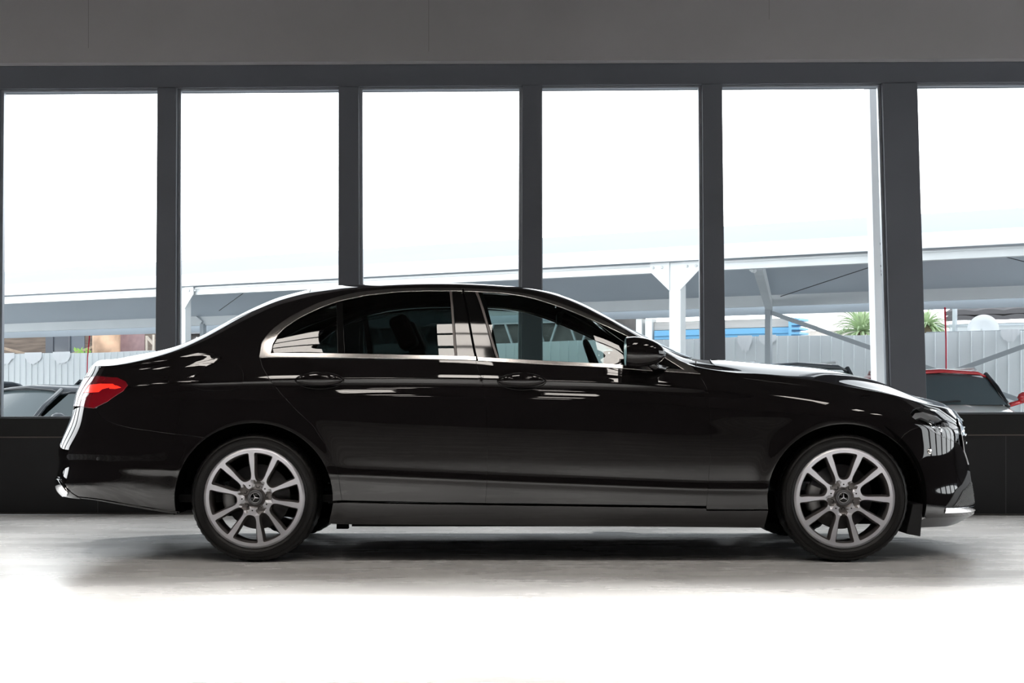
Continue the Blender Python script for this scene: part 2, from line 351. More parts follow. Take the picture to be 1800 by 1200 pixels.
def build_ring(R, sig, nr=2.7, nf=2.35):
    pts = [((a-900)*(YC-w)/F, H+(HZ-b)*(YC-w)/F, w) for a, b, w in R['p']]
    dt = YC-.45
    rt = [(R['r'][0]-900)*dt/F, H+(HZ-R['r'][1])*dt/F]; ft = [(R['f'][0]-900)*dt/F, H+(HZ-R['f'][1])*dt/F]
    tipr, tipf = rt[0], ft[0]
    for it in range(6):
        xs = np.array([tipr-.02]+[p[0] for p in pts]+[tipf+.02]); zs = np.array([rt[1]]+[p[1] for p in pts]+[ft[1]])
        g = np.linspace(xs[0], xs[-1], 1600)
        zf = gsmooth(g, np.interp(g, xs, zs), sig); wf = gsmooth(g, np.interp(g, xs[1:-1], [p[2] for p in pts]), sig*1.3)
        # plan path
        def corner(xc, tip, n):
            ph = np.linspace(0, PI/2, 900); X = xc+(tip-xc)*np.sin(ph)**(2/n); k = np.cos(ph)**(2/n); k[-1] = 0
            return X, k
        Xr, kr = corner(XCR, tipr, nr); Xf, kf = corner(XCF, tipf, nf)
        # normalise the side widths so that given widths hold in front of the corner start
        def path(X, k):
            w = np.interp(X, g, wf)*k
            L = np.concatenate([[0], np.cumsum(np.hypot(np.diff(X), np.diff(w)))]); return w, L/L[-1]
        wr, Lr = path(Xr, kr); wff, Lf = path(Xf, kf)
        pr = 900+F*Xr/(YC-wr); pf = 900+F*Xf/(YC-wff)
        tipr += (R['r'][0]-pr.min())*dt/F; tipf += (R['f'][0]-pf.max())*dt/F
    s = np.linspace(0, 1, NS); X = np.zeros(NS); w = np.zeros(NS)
    a = s < SR; t = 1-s[a]/SR; X[a] = np.interp(t, Lr, Xr); w[a] = np.interp(t, Lr, wr)
    c = s > SF; t = (s[c]-SF)/(1-SF); X[c] = np.interp(t, Lf, Xf); w[c] = np.interp(t, Lf, wff)
    m = ~(a | c); X[m] = XCR+(XCF-XCR)*(s[m]-SR)/(SF-SR); w[m] = np.interp(X[m], g, wf)
    z = np.interp(X, g, zf)
    return np.stack([X, w, z], 1)
# endfactor widens the given half widths at the corners, so undo it for the listed points
def endfac(X, tip, xc, n): 
    t = np.clip((X-xc)/(tip-xc), 0, .999); return (1-t**n)**(1/n)
for R in RINGS:
    q = []
    for a, b, w in R['p']:
        X = (a-900)*(YC-w)/F
        q.append((a, b, w))
    R['p'] = q
SIG = [.07, .09, .10, .10, .10, .10, .075, .055, .045]
RG = np.stack([build_ring(R, s) for R, s in zip(RINGS, SIG)])           # 9 x NS x 3
# centre line: over the deck edge line, a little higher (crown), windscreen bowed forward
cl = RG[8].copy(); xs = cl[:, 0]
crown = np.interp(xs, [-2.5, -2.2, -1.6, -1.0, 0, .35, .9, 1.02, 1.2, 2.0, 2.35], [.0, .012, .014, .02, .03, .03, .03, .028, .028, .03, .0])
cl[:, 2] += crown; cl[:, 1] = 0
bow = np.interp(xs, [-2.4, -1.75, -1.5, -1.0, -.6, .2, .5, .9, 1.05, 1.4, 2.0], [0, 0, -.05, -.06, 0, 0, .05, .12, .13, .03, 0]); cl[:, 0] += bow
k0, k1 = int(NS*.03), int(NS*.97)
cl[:, 0] = np.clip(cl[:, 0], cl[0, 0]+.02, cl[-1, 0]-.02)
RG = np.concatenate([RG, cl[None]])
# natural cubic spline across the rings
KN = np.array([0, .11, .21, .37, .55, .75, .90, 1.25, 1.42, 1.95])
def natspline(kn, Y, q):
    n = len(kn); h = np.diff(kn); A = np.zeros((n, n)); A[0, 0] = A[-1, -1] = 1; rhs = np.zeros((n,)+Y.shape[1:])
    for i in range(1, n-1):
        A[i, i-1] = h[i-1]; A[i, i] = 2*(h[i-1]+h[i]); A[i, i+1] = h[i]
        rhs[i] = 6*((Y[i+1]-Y[i])/h[i]-(Y[i]-Y[i-1])/h[i-1])
    M = np.linalg.solve(A, rhs.reshape(n, -1)).reshape(rhs.shape)
    out = np.zeros((len(q),)+Y.shape[1:])
    for k, t in enumerate(q):
        i = min(max(np.searchsorted(kn, t)-1, 0), n-2); a = (kn[i+1]-t)/h[i]; b = (t-kn[i])/h[i]
        out[k] = a*Y[i]+b*Y[i+1]+((a**3-a)*M[i]+(b**3-b)*M[i+1])*h[i]**2/6
    return out
NV = 361
vq = np.linspace(0, 9, NV); kq = np.interp(vq, range(10), KN)
TB = natspline(KN, RG, kq)                                               # NV x NS x 3 : X, w, z
def lin(kn, Y, q):
    out = np.zeros((len(q),)+Y.shape[1:])
    for k, t in enumerate(q):
        i = min(max(np.searchsorted(kn, t)-1, 0), len(kn)-2); b = (t-kn[i])/(kn[i+1]-kn[i]); out[k] = (1-b)*Y[i]+b*Y[i+1]
    return out
TL = lin(KN, RG, kq)
# towards the tips the spline is blended with straight interpolation to avoid overshoot
sv = np.linspace(0, 1, NS); bl = np.clip(np.minimum(sv, 1-sv)/.05, 0, 1); bl = (bl*bl*(3-2*bl))[None, :, None]
TB = TB*bl+(.6*TB+.4*TL)*(1-bl)
TB[:, :, 1] = np.maximum(TB[:, :, 1], 0)
TB[-1, :, 1] = 0
HUBR, HUBF, HUBZ = ((446-900)/340.0, .333), ((1486-900)/340.0, .333), .333
# wheel arch flares and the fine crease of the character line
Xg, Wg, Zg = TB[:, :, 0], TB[:, :, 1], TB[:, :, 2]
for hx in (HUBR[0], HUBF[0]):
    r = np.hypot(Xg-hx, Zg-HUBZ); Wg += np.where(Wg > .6, .005*np.exp(-((r-.405)/.05)**2), 0)
vcol = vq[:, None]
xfade = np.clip((Xg+2.1)/.5, 0, 1)*np.clip((1.9-Xg)/.7, 0, 1)
Wg += .006*xfade*np.exp(-((Zg-RG[5, :, 2][None, :]-.0)/.012)**2)*(vcol < 6)     # raised character line
Wg -= .008*xfade*np.exp(-((Zg-(RG[5, :, 2][None, :]-.048))/.028)**2)*(vcol < 6)
Wg += .004*xfade*np.exp(-((Zg-RG[2, :, 2][None, :])/.022)**2)*(vcol < 3.5)
TB[:, :, 1] = Wg
def ev(s, v, off=0.0):
    """surface point(s) in car coordinates (x, -w, z) and outward normals"""
    s = np.atleast_1d(np.asarray(s, float)); v = np.atleast_1d(np.asarray(v, float))
    def S(s, v):
        fs = np.clip(s, 0, 1)*(NS-1); fv = np.clip(v, 0, 9)/9*(NV-1)
        i = np.minimum(fs.astype(int), NS-2); j = np.minimum(fv.astype(int), NV-2); a = (fs-i)[:, None]; b = (fv-j)[:, None]
        p = TB[j, i]*(1-a)*(1-b)+TB[j, i+1]*a*(1-b)+TB[j+1, i]*(1-a)*b+TB[j+1, i+1]*a*b
        return np.stack([p[:, 0], -p[:, 1], p[:, 2]], 1)
    P = S(s, v); ds, dv = .0022, .04
    s0, s1 = np.clip(s-ds, 0, 1), np.clip(s+ds, 0, 1); v0, v1 = np.clip(v-dv, 0, 9), np.clip(v+dv, 0, 9)
    N = np.cross(S(s1, v)-S(s0, v), S(s, v1)-S(s, v0)); L = np.linalg.norm(N, axis=1, keepdims=True)
    N = np.where(L > 1e-9, N/np.maximum(L, 1e-9), np.array([0, 0, 1.]))
    return P+N*off, N
PXT = 900+F*TB[:, :, 0]/(YC-TB[:, :, 1]); PYT = HZ-F*(TB[:, :, 2]-H)/(YC-TB[:, :, 1])
_vis = (vq[:, None] <= 8.2)*np.ones((1, NS), bool)
# hide the turned-away ends from the search
_sr = np.argmin(PXT, axis=1); _sf = np.argmax(PXT, axis=1)
_ii = np.arange(NS)[None, :]
_vis &= (_ii >= _sr[:, None]) & (_ii <= _sf[:, None])
PXM = np.where(_vis, PXT, 1e6)
def inv(px, py):
    d = (PXM-px)**2+(PYT-py)**2; k = int(np.argmin(d)); j, i = divmod(k, NS)
    s, v = i/(NS-1), j/(NV-1)*9
    def pr(s, v):
        p = ev(s, v)[0][0]; dd = YC+p[1]; return np.array([900+F*p[0]/dd, HZ-F*(p[2]-H)/dd])
    for it in range(4):
        p0 = pr(s, v); h1, h2 = 1e-3, 2e-2
        J = np.stack([(pr(s+h1, v)-p0)/h1, (pr(s, v+h2)-p0)/h2], 1)
        if abs(np.linalg.det(J)) < 1e-3: break
        st = np.linalg.solve(J, np.array([px, py])-p0); st = np.clip(st, [-.004, -.06], [.004, .06])
        s = min(max(s+st[0], 0), 1); v = min(max(v+st[1], 0), 9)
    return s, v
def s_at_px(px, v):       # s where feature line v crosses a picture column
    j = int(round(v/9*(NV-1))); row = PXT[j]; a, b = int(np.argmin(row)), int(np.argmax(row))
    return float(np.interp(px, row[a:b+1], sv[a:b+1]))
def s_at_w(w, v, rear):
    j = int(round(v/9*(NV-1))); row = TB[j, :, 1]
    if rear: seg = slice(0, int(NS*SR)); return float(np.interp(w, row[seg], sv[seg]))
    seg = slice(int(NS*SF), NS); return float(np.interp(-w, -row[seg], sv[seg]))
def resolve(pts):
    out = []
    for p in pts:
        if p[0] == 'v': out.append((s_at_px(p[1], p[2]), p[2]))
        elif p[0] == 'r': out.append((s_at_w(p[1], p[2], True), p[2]))
        elif p[0] == 'f': out.append((s_at_w(p[1], p[2], False), p[2]))
        elif p[0] == 's': out.append((p[1], p[2]))
        else: out.append(inv(p[0], p[1]))
    return out
KS, KV = 6.0, .20         # scale of the parameter plane, roughly metres
def densify(poly, step=.02):
    out = []
    for a, b in zip(poly, poly[1:]+poly[:1]):
        L = math.hypot((b[0]-a[0])*KS, (b[1]-a[1])*KV); n = max(1, int(L/step))
        for k in range(n): out.append((a[0]+(b[0]-a[0])*k/n, a[1]+(b[1]-a[1])*k/n))
    return out
def inside(px, py, poly):
    c = np.zeros(px.shape, bool); n = len(poly)
    for i in range(n):
        x0, y0 = poly[i]; x1, y1 = poly[(i+1) % n]
        if y0 == y1: continue
        c ^= ((y0 > py) != (y1 > py)) & (px < (x1-x0)*(py-y0)/(y1-y0)+x0)
    return c
def panel(name, polys, m, parent, off=0.0, fold=.014, gap=.0016, step=.02, side=1, edge=.0018, **kw):
    """cut a panel (outline in the picture or on the surface) out of the body surface.
    side: 1 near, -1 far, 0 both joined along the centre line"""
    poly = resolve(polys); A = sum(a[0]*b[1]-b[0]*a[1] for a, b in zip(poly, poly[1:]+poly[:1]))
    if A < 0: poly = poly[::-1]
    bd = densify(poly, step); q = np.array([(s*KS, v*KV) for s, v in bd])
    # pull the outline in by the gap
    nx = np.roll(q, -1, 0)-np.roll(q, 1, 0); nn = np.stack([-nx[:, 1], nx[:, 0]], 1); nn /= np.maximum(np.linalg.norm(nn, axis=1, keepdims=True), 1e-9)
    onc = lambda a, b: (b > 8.985) | (a < 1e-5) | (a > 1-1e-5)
    keep = (side == 0) & onc(np.array([a for a, b in bd]), np.array([b for a, b in bd]))
    qi = q+nn*gap*np.where(keep, 0, 1)[:, None]
    qi[keep] = q[keep] if np.any(keep) else qi[keep]
    x0, y0 = qi.min(0); x1, y1 = qi.max(0)
    gx, gy = np.meshgrid(np.arange(x0, x1, step), np.arange(y0, y1, step*.9)); gx = gx.ravel(); gy = gy.ravel()
    small = [tuple(p) for p in (q+nn*(gap+step*.35))]
    ins = inside(gx, gy, small); gi = np.stack([gx[ins], gy[ins]], 1)
    P2 = np.concatenate([qi, gi]) if len(gi) else qi
    nb = len(qi)
    r = delaunay_2d_cdt([Vector(p) for p in P2], [], [list(range(nb))], 1, 1e-7)
    co = np.array([tuple(p) for p in r[0]]); tr = [tuple(f) for f in r[2]]
    # orient
    tris = []
    for f in tr:
        a = sum(co[f[i]][0]*co[f[(i+1) % len(f)]][1]-co[f[(i+1) % len(f)]][0]*co[f[i]][1] for i in range(len(f)))
        tris.append(f if a > 0 else f[::-1])
    s, v = co[:, 0]/KS, co[:, 1]/KV
    P, N = ev(s, v, off)
    if side == 0:
        c = onc(s, v); P[c, 1] = 0; N[c, 1] = 0; N /= np.linalg.norm(N, axis=1, keepdims=True)
    V = [tuple(p) for p in P]; LN = [tuple(n) for n in N]; Fc = list(tris)
    # border edges
    ec = {}
    for f in tris:
        for i in range(len(f)):
            e = (f[i], f[(i+1) % len(f)]); ec[e] = ec.get(e, 0)+1
    border = [e for e in ec if (e[1], e[0]) not in ec]
    if side == 0: border = [e for e in border if not (onc(s[e[0]], v[e[0]]) and onc(s[e[1]], v[e[1]]))]
    if fold > 0:
        out = {}
        for a, b in border:
            t = P[b]-P[a]; 
            for k in (a, b): out[k] = out.get(k, np.zeros(3))+np.cross(t, N[k])
        r1 = {}; r2 = {}
        for k, o in out.items():
            L = np.linalg.norm(o); o = o/L if L > 1e-9 else o
            r1[k] = len(V); V.append(tuple(P[k]+o*edge-N[k]*edge)); LN.append(tuple(o))
            r2[k] = len(V); V.append(tuple(P[k]+o*edge-N[k]*fold)); LN.append(tuple(o))
        for a, b in border:
            Fc.append((b, a, r1[a], r1[b])); Fc.append((r1[b], r1[a], r2[a], r2[b]))
    if side == -1:
        V = [(x, -y, z) for x, y, z in V]; LN = [(x, -y, z) for x, y, z in LN]; Fc = [f[::-1] for f in Fc]
    if side == 0:
        b0 = len(V); mp = {}
        V2 = list(V); L2 = list(LN)
        for i, p in enumerate(V):
            if abs(p[1]) < 1e-6: mp[i] = i
            else: mp[i] = len(V2); V2.append((p[0], -p[1], p[2])); L2.append((LN[i][0], -LN[i][1], LN[i][2]))
        Fc = Fc+[tuple(mp[i] for i in f[::-1]) for f in Fc]; V, LN = V2, L2
    me = bpy.data.meshes.new(name); me.from_pydata(V, [], Fc)
    me.polygons.foreach_set('use_smooth', [True]*len(me.polygons))
    me.materials.append(m)
    ln = [LN[l.vertex_index] for l in me.loops]
    me.normals_split_custom_set(ln); me.update()
    o = bpy.data.objects.new(name, me); link(o, parent, **kw)
    return o

# ------------------------------------------------------------------ outlines (picture columns and rows)
AO = [(457, 620), (460, 604), (466, 594), (473, 585), (483, 576), (495, 567), (510, 557), (527, 548), (559, 533), (593, 522.5), (633, 513.5), (687, 508.5), (740, 506.8), (812, 507)]
AI = [(476, 620), (479, 605), (489, 588), (499, 578), (511, 569), (525, 560), (540, 552), (569, 539), (601, 528.5), (647, 519), (700, 513.5), (753, 511.8), (812, 512)]
BO = [(816, 507), (867, 509.5), (920, 516), (960, 525.5), (1000, 539), (1040, 555), (1080, 573), (1120, 593), (1168, 617), (1195, 634), (1222, 652)]
BI = [(817, 512.5), (880, 515.5), (928, 523), (973, 536), (1013, 551), (1053, 568), (1107, 593.5), (1160, 623), (1203, 649)]
def arcpts(hx, hy, rx, ry, a0, a1, n=26): return [(hx+rx*math.cos(math.radians(a0+(a1-a0)*k/n)), hy-ry*math.sin(math.radians(a0+(a1-a0)*k/n))) for k in range(n+1)]
ARCR = arcpts(446, 876, 139, 133, 194, -20)          # left to right over the rear wheel
ARCF = arcpts(1486, 876, 137, 131, 200, -14.5)
DR = [(457, 629), (461, 644), (474, 667), (497, 695), (520, 720), (550, 748), (575, 785), (594, 832), (601, 879)]      # rear edge of rear door
DM = [(836, 634), (843, 655), (850, 683), (855, 720), (857, 770), (857, 820), (855, 860), (853, 884)]                     # between doors
DF = [(1225, 658), (1236, 670), (1243, 684), (1247, 710), (1250, 745), (1249, 800), (1245, 850), (1242, 889)]             # front edge of front door
TLo = [(225, 677), (217, 687), (187, 707), (165, 717.5), (143, 714)]                                                      # tail lamp lower edge
TLt = [(225, 677), (221, 670), (207, 663.5), (173, 661), (156, 663)]
BL = [(165, 719), (185, 738), (205, 746), (230, 752), (300, 762), (349, 768)]                                             # rear bumper split
HLo = [(1601, 727), (1604, 733), (1623, 747), (1639, 758), (1659, 768.5), (1682, 778)]
HUp = [(1601, 727), (1605, 720), (1612, 716.5), (1625, 715.5), (1650, 721.5), (1668, 734), (1681, 745)]

# ------------------------------------------------------------------ the black saloon
car = empty('sedan_car', (0, YC, 0), 'glossy black four-door saloon standing side-on across the showroom floor', 'car')
def arc_part(arc, lo, hi):      # points of an arch whose column lies between lo and hi, left to right
    return [p for p in arc if lo <= p[0] <= hi]
NOSE = [(1577.5, 778.5), (1590, 763), (1600, 756), (1612, 751.5), (1623, 747)]
body_pts = ([(1222, 653)] + BO[::-1][1:] + [(814, 507)] + AO[::-1][1:-1] + [(457, 620)] + DR + [(584.5, 880)] +
            [p for p in arcpts(446, 876, 139, 133, -1, 126.6, 24)] + BL[::-1][1:] + TLo[2:0:-1] + TLo[:1] + TLt[1:] +
            [('v', 172, 7.3), ('v', 315, 7.3), ('v', 345, 8), ('v', 545, 8), ('v', 985, 8), ('v', 1222, 8)])
fender_pts = (DF + [(1242, 895), (1350.5, 895)] + arcpts(1486, 876, 137, 131, 188, 48, 24) + NOSE[1:] + [(1604, 733), (1601, 727), (1605, 720), (1612, 716.5), (1625, 715.5), ('v', 1628, 6), ('v', 1500, 6), ('v', 1310, 6), (1289, 661.5), (1275, 656), (1262, 647), (1254, 640.5), ('v', 1225, 8), (1222, 653)])
FRAME_O = [('f', .46, 5.35), ('f', .52, 4.9), ('f', .54, 4.2), ('f', .51, 3.3), ('f', .40, 2.65), ('s', 1, 2.65)]
fb_pts = ([('v', 1628, 0), (1622, 900), (1622.5, 888)] + arcpts(1486, 876, 137, 131, -4, 48, 12) + NOSE[1:] + [(1639, 758), (1659, 768.5), (1682, 778), ('f', .54, 3.5)] + FRAME_O[3:] + [('s', 1, 0)])
rb_pts = ([('v', 313, 0), ('s', 0, 0), ('s', 0, 4.2), ('r', .30, 4.2), ('r', .45, 4.38), (143, 714)] + BL + arcpts(446, 876, 139, 133, 126.6, 190, 14))
def both(name, pts, m, parent=None, sub=None, labels=None, **kw):
    res = []
    for sd in (1, -1):
        p = parent[0 if sd == 1 else 1] if isinstance(parent, (list, tuple)) else (parent or car)
        res.append(panel(name, pts, m, p, side=sd, **kw))
    return res
both('body_side', body_pts, PAINT)
both('front_fender', fender_pts, PAINT)
rdoor_pts = [(457, 629.5), (600, 630.5), (836, 633.5)] + DM[1:] + [(601, 879)] + DR[::-1][1:-1]
fdoor_pts = [(838, 634), (1013, 643), (1133, 651), (1225, 657)] + DF[1:] + DM[::-1]
rdoor = both('rear_door', rdoor_pts, PAINT)
fdoor = both('front_door', fdoor_pts, PAINT)
sill_pts = [(585.5, 883.5), (601, 881), (853, 887), (1242, 892.5), (1242, 896.5), (1350, 896.5), (1346, 926), ('v', 1346, 0), ('v', 577, 0), (580, 905)]
both('door_sill', [(585.5, 884), (601, 883), (853, 888), (1241, 893.5), (1242, 897.5), (1350.5, 897.5), ('v', 1343, 0), ('v', 1200, 0), ('v', 900, 0), ('v', 578, 0)], PAINT)
fbump = panel('front_bumper', fb_pts, PAINT, car, side=0)
rbump = panel('rear_bumper', rb_pts, PAINT, car, side=0)
panel('bonnet', [('v', 1253, 9), ('v', 1253, 8), (1262, 647.5), (1275, 656.5), (1289, 662), ('v', 1310, 6), ('v', 1500, 6), ('v', 1628, 6), (1640, 717), (1650, 720.5), (1668, 733), (1681, 743.5), ('f', .46, 5.42), ('s', 1, 5.6), ('s', 1, 9)][::-1], PAINT, car, side=0)
panel('roof', [('v', 545, 9), ('v', 545, 8), ('v', 985, 8), ('v', 985, 9)], PAINT, car, side=0)
panel('boot_lid', [('s', 0, 9), ('s', 0, 4.25), ('r', .30, 4.25), ('r', .325, 4.7), ('r', .325, 5.5), ('r', .40, 5.72), (157, 661), ('v', 172, 7.3), ('v', 315, 7.3), ('v', 345, 8), ('v', 345, 9)], PAINT, car, side=0)
panel('windscreen', [('v', 987, 9), ('v', 987, 8), ('v', 1218, 8), ('v', 1218, 9)], G_SCREEN, car, side=0, off=-.004, fold=0)
panel('rear_window', [('v', 348, 9), ('v', 348, 8), ('v', 543, 8), ('v', 543, 9)], G_REAR, car, side=0, off=-.004, fold=0)
panel('wiper_cowl', [('v', 1220, 9), ('v', 1220, 8), ('v', 1252, 8), ('v', 1252, 9)], PLAST, car, side=0, off=-.010, fold=0)
# dark inner sheets, added to block light leaking through the panel gaps
both('inner_light_block', [(462, 633), (836, 637), (1222, 660), (1246, 690), (1250, 750), (1243, 888), (604, 878), (594, 832), (575, 785), (548, 745), (500, 700), (476, 668)], MATTE, off=-.03, fold=0)
both('inner_light_block', [(802, 509), (850, 511), (882, 634), (802, 630)], MATTE, off=-.018, fold=0)

# windows
def belt(x): return float(np.interp(x, [457, 836, 1013, 1133, 1224], [622.8, 627.5, 637.5, 645.5, 652.5]))
up = lambda pts, a, b: [p for p in pts if a < p[0] < b]
yA = lambda x: float(np.interp(x, [p[0] for p in AI], [p[1] for p in AI])); yB = lambda x: float(np.interp(x, [p[0] for p in BI], [p[1] for p in BI]))
both('quarter_glass', [(477, belt(477)+1)] + AI[1:8] + [(592, yA(592)-1), (594.5, belt(594)+1)], G_REAR, rdoor, off=-.007, fold=0)
both('window_glass', [(604, belt(604)+1), (601.5, yA(601)-1)] + up(AI, 605, 790) + [(792, yA(792)-1), (801, belt(801)+1)], G_REAR, rdoor, off=-.007, fold=0)
both('window_divider', [(591.5, yA(592)-1.5), (602.5, yA(602)-1), (606.5, belt(606)+1), (594, belt(594)+1)], PIANO, rdoor, off=-.003, fold=.008)
both('pillar_trim', [(795, yA(795)-1), (812, 510.5), (835, 628), (804, belt(804)+1)], PIANO, rdoor, off=-.004, fold=.008)
both('window_seal', [(790.5, yA(792)), (794, yA(794)), (803.5, belt(802)), (799.5, belt(801))], mat('seal_grey', (.10, .085, .08), .35), rdoor, off=.000, fold=.006)
both('pillar_trim', [(815, 510.5), (837, yB(837)-1), (872, belt(872)+1), (839, 629)], PIANO, fdoor, off=-.004, fold=.008)
both('window_seal', [(836, yB(837)), (840, yB(840)), (877.5, belt(877)), (873, belt(873))], MATS['seal_grey'], fdoor, off=.000, fold=.006)
both('window_glass', [(841, yB(841)-1)] + up(BI, 845, 1122) + [(1124, yB(1124)-1), (1124, belt(1124)+1), (1013, belt(1013)+1), (878, belt(878)+1)], G_FRONT, fdoor, off=-.007, fold=0)
both('mirror_corner', [(1123, yB(1124)-1)] + up(BI, 1126, 1204) + [(1204, belt(1204)+1), (1160, belt(1160)+1), (1123, belt(1123)+1)], PIANO, fdoor, off=-.004, fold=.006)
# chrome
both('window_trim', [(457.5, 622.5)] + AO[1:-1] + [(812.2, 507.3)] + [(812.8, 512.3)] + AI[::-1][1:] + [(475.5, 622.5)], CHROME, rdoor, off=.004, fold=.008, gap=.0006, step=.014)
both('window_trim', [(815.2, 507.3)] + BO[1:-1] + [(1222, 652.5), (1206, 652)] + BI[::-1][1:] + [(816.2, 512.6)], CHROME, fdoor, off=.004, fold=.008, gap=.0006, step=.014)
both('belt_trim', [(457, 622.5), (836.3, 627), (837, 633), (456.5, 629)], CHROME, rdoor, off=.0045, fold=.008, gap=.0004, step=.014)
both('belt_trim', [(839.5, 628.2), (1013, 637.3), (1133, 645.3), (1224, 652.5), (1230, 657.5), (1133, 650.8), (1013, 643), (840.5, 634)], CHROME, fdoor, off=.0045, fold=.008, gap=.0004, step=.014)

# lamps
lamp_in = [(1605, 727), (1610, 722), (1625, 719), (1650, 725), (1668, 738), (1679, 749), (1681, 768), (1678, 774), (1660, 766), (1640, 756), (1624, 745)]
HLP = HLo + [(1684.5, 777), (1685.5, 765), (1684, 754), (1681, 745)] + HUp[::-1][1:-1]
RFL = mat('lamp_reflector', (.85, .86, .88), .15, metal=.55)
LBK = mat('lamp_housing', (.012, .012, .014), .25, spec=.5)
hl = both('headlamp', HLP, LBK, off=-.045, fold=0)
both('lamp_lens', HLP, G_LAMP, hl, off=.001, fold=.012)
both('lamp_bezel', [(1606, 729), (1612, 721.5), (1626, 719.5), (1650, 727), (1660, 734), (1640, 736), (1622, 729), (1612, 733)], RFL, hl, off=-.018, fold=.015)
both('lamp_bezel', [(1662, 738), (1671, 741), (1678, 750), (1680, 772), (1670, 768), (1668, 752)], RFL, hl, off=-.018, fold=.015)
both('lamp_bezel', [(1622, 742), (1636, 745), (1650, 757), (1666, 768), (1650, 763), (1634, 753)], RFL, hl, off=-.022, fold=.015)
def disc_on(name, px, py, r, m, parents, off=.004, th=.01, mir=True, n=24, squash=1.0):
    s, v = inv(px, py); P, N = ev(s, v); P, N = Vector(P[0]), Vector(N[0]); res = []
    for k, sd in enumerate((1, -1) if mir else (1,)):
        Pp = Vector((P.x, P.y*sd, P.z)); Nn = Vector((N.x, N.y*sd, N.z)); q = Nn.to_track_quat('-Y', 'Z').to_matrix().to_4x4(); M = Matrix.Translation(Pp+Nn*off) @ q
        mb = MB(); prof = [(0, -th*.25), (r*.6, -th*.2), (r*.92, 0), (r, th*.4), (r, th)]
        mb.lathe(prof, n, 0, M @ Matrix.Diagonal((1, 1, squash, 1)))
        res.append(mb.build(name, m, parents[k] if isinstance(parents, (list, tuple)) else parents))
    return res
disc_on('projector_lens', 1644, 741, .030, BRIGHT, hl, off=-.020, th=.02)
disc_on('projector_lens', 1661, 752, .026, BRIGHT, hl, off=-.020, th=.02)
TLP = TLo + [('r', .42, 4.52), ('r', .335, 4.75), ('r', .335, 5.45), ('r', .41, 5.66)] + TLt[::-1][:-1]
tl = both('tail_lamp', TLP, LAMPRED, off=.002, fold=.012)
both('lamp_segment', [(150, 680), (156, 677), (178, 674.5), (199, 675), (204, 678), (192, 681), (180, 684), (174, 689), (146, 690), (147, 684)], LAMPHOT, tl, off=.0035, fold=.001)
both('lamp_segment', [(192, 679), (206, 678), (214, 681), (203, 683.5), (193, 683)], LAMPHOT, tl, off=.0042, fold=.001)
both('reversing_lens', [(142, 697), (146, 692), (158, 690.5), (154, 697), (146, 703), (142, 704)], mat('frosted_lens', (.45, .42, .42), .12, coat=1.0), tl, off=.0035, fold=.001)
# grille
def slats():
    mb = MB()
    for v in (3.25, 3.75, 4.25, 4.75):
        ss = np.linspace(s_at_w(.44, v, False), 1, 14); P, N = ev(ss, [v]*14, -.008)
        pts = [tuple(p) for p in P]; pts = pts+[(x, -y, z) for x, y, z in pts[::-1][1:]]
        mb.tube(pts, .007, 8)
    return mb
gr = panel('radiator_grille', FRAME_O[:5] + [('s', 1, 2.65), ('s', 1, 5.35)], PLAST, car, side=0, off=-.03, fold=0)
panel('grille_frame', [('s', 1, 5.58), ('f', .455, 5.38)] + FRAME_O[1:5] + [('s', 1, 2.68), ('s', 1, 2.95), ('f', .37, 2.95), ('f', .465, 3.5), ('f', .485, 4.2), ('f', .465, 4.85), ('f', .41, 5.18), ('s', 1, 5.3)], BRIGHT, gr, side=0, off=.004, fold=.02)
slats().build('grille_slat', BRIGHT, gr)
def star(mb, M, r, mi=0, t=.003):      # three-pointed star in a ring, axis -Y
    mb.lathe([(r*.92, 0), (r*.96, -t), (r, 0), (r*.96, t)], 36, mi, M, closed=True)
    for k in range(3):
        a = PI/2+k*2*PI/3; c = Vector((math.cos(a), 0, math.sin(a))); d = Vector((-math.sin(a), 0, math.cos(a)))
        vs = [M @ v for v in (Vector((0, -t*1.4, 0)), c*r*.95, Vector((0, 0, 0))+d*r*.13-c*r*.075, Vector((0, 0, 0))-d*r*.13-c*r*.075, Vector((0, t*.3, 0)))]
        mb.add(vs, [(0, 2, 1), (0, 1, 3), (4, 1, 2), (4, 3, 1)], mi)
P, N = ev([1.0], [4.0]); mb = MB(); star(mb, Matrix.Translation(Vector(P[0])+Vector((.004, 0, 0))) @ Matrix.Rotation(PI/2, 4, 'Z'), .085, t=.006)
mb.build('star_badge', BRIGHT, gr)
# lower front details
both('air_intake', [(1660, 891), (1679, 861), (1701, 827), ('f', .36, 2.35), ('f', .36, 1.05), (1690, 891)], PLAST, fbump, off=.003, fold=.012)
both('intake_mesh', [(1674, 889.5), (1690, 863), (1704, 846), ('f', .40, 2.0), ('f', .42, 1.12), (1692, 889)], mat('mesh_dark', (.02, .02, .022), .5), fbump, off=.006, fold=.004)
def lattice():
    s0, v0 = inv(1674, 889.5); mb = MB()
    poly = resolve([(1674, 889.5), (1690, 863), (1704, 846), ('f', .40, 2.0), ('f', .42, 1.12), (1692, 889)])
    for k in range(-16, 40):
        for dr in (1, -1):
            run = []
            for t in np.linspace(0, 1, 60):
                s = .912+t*.06; v = (.9+k*.10)+dr*(t-.5)*2.6
                if inside(np.array([s]), np.array([v]), poly)[0]:
                    P, N = ev(s, v, .008); run.append(tuple(P[0]))
                elif run:
                    if len(run) > 2: mb.tube(run, .0016, 4)
                    run = []
            if len(run) > 2: mb.tube(run, .0016, 4)
    return mb
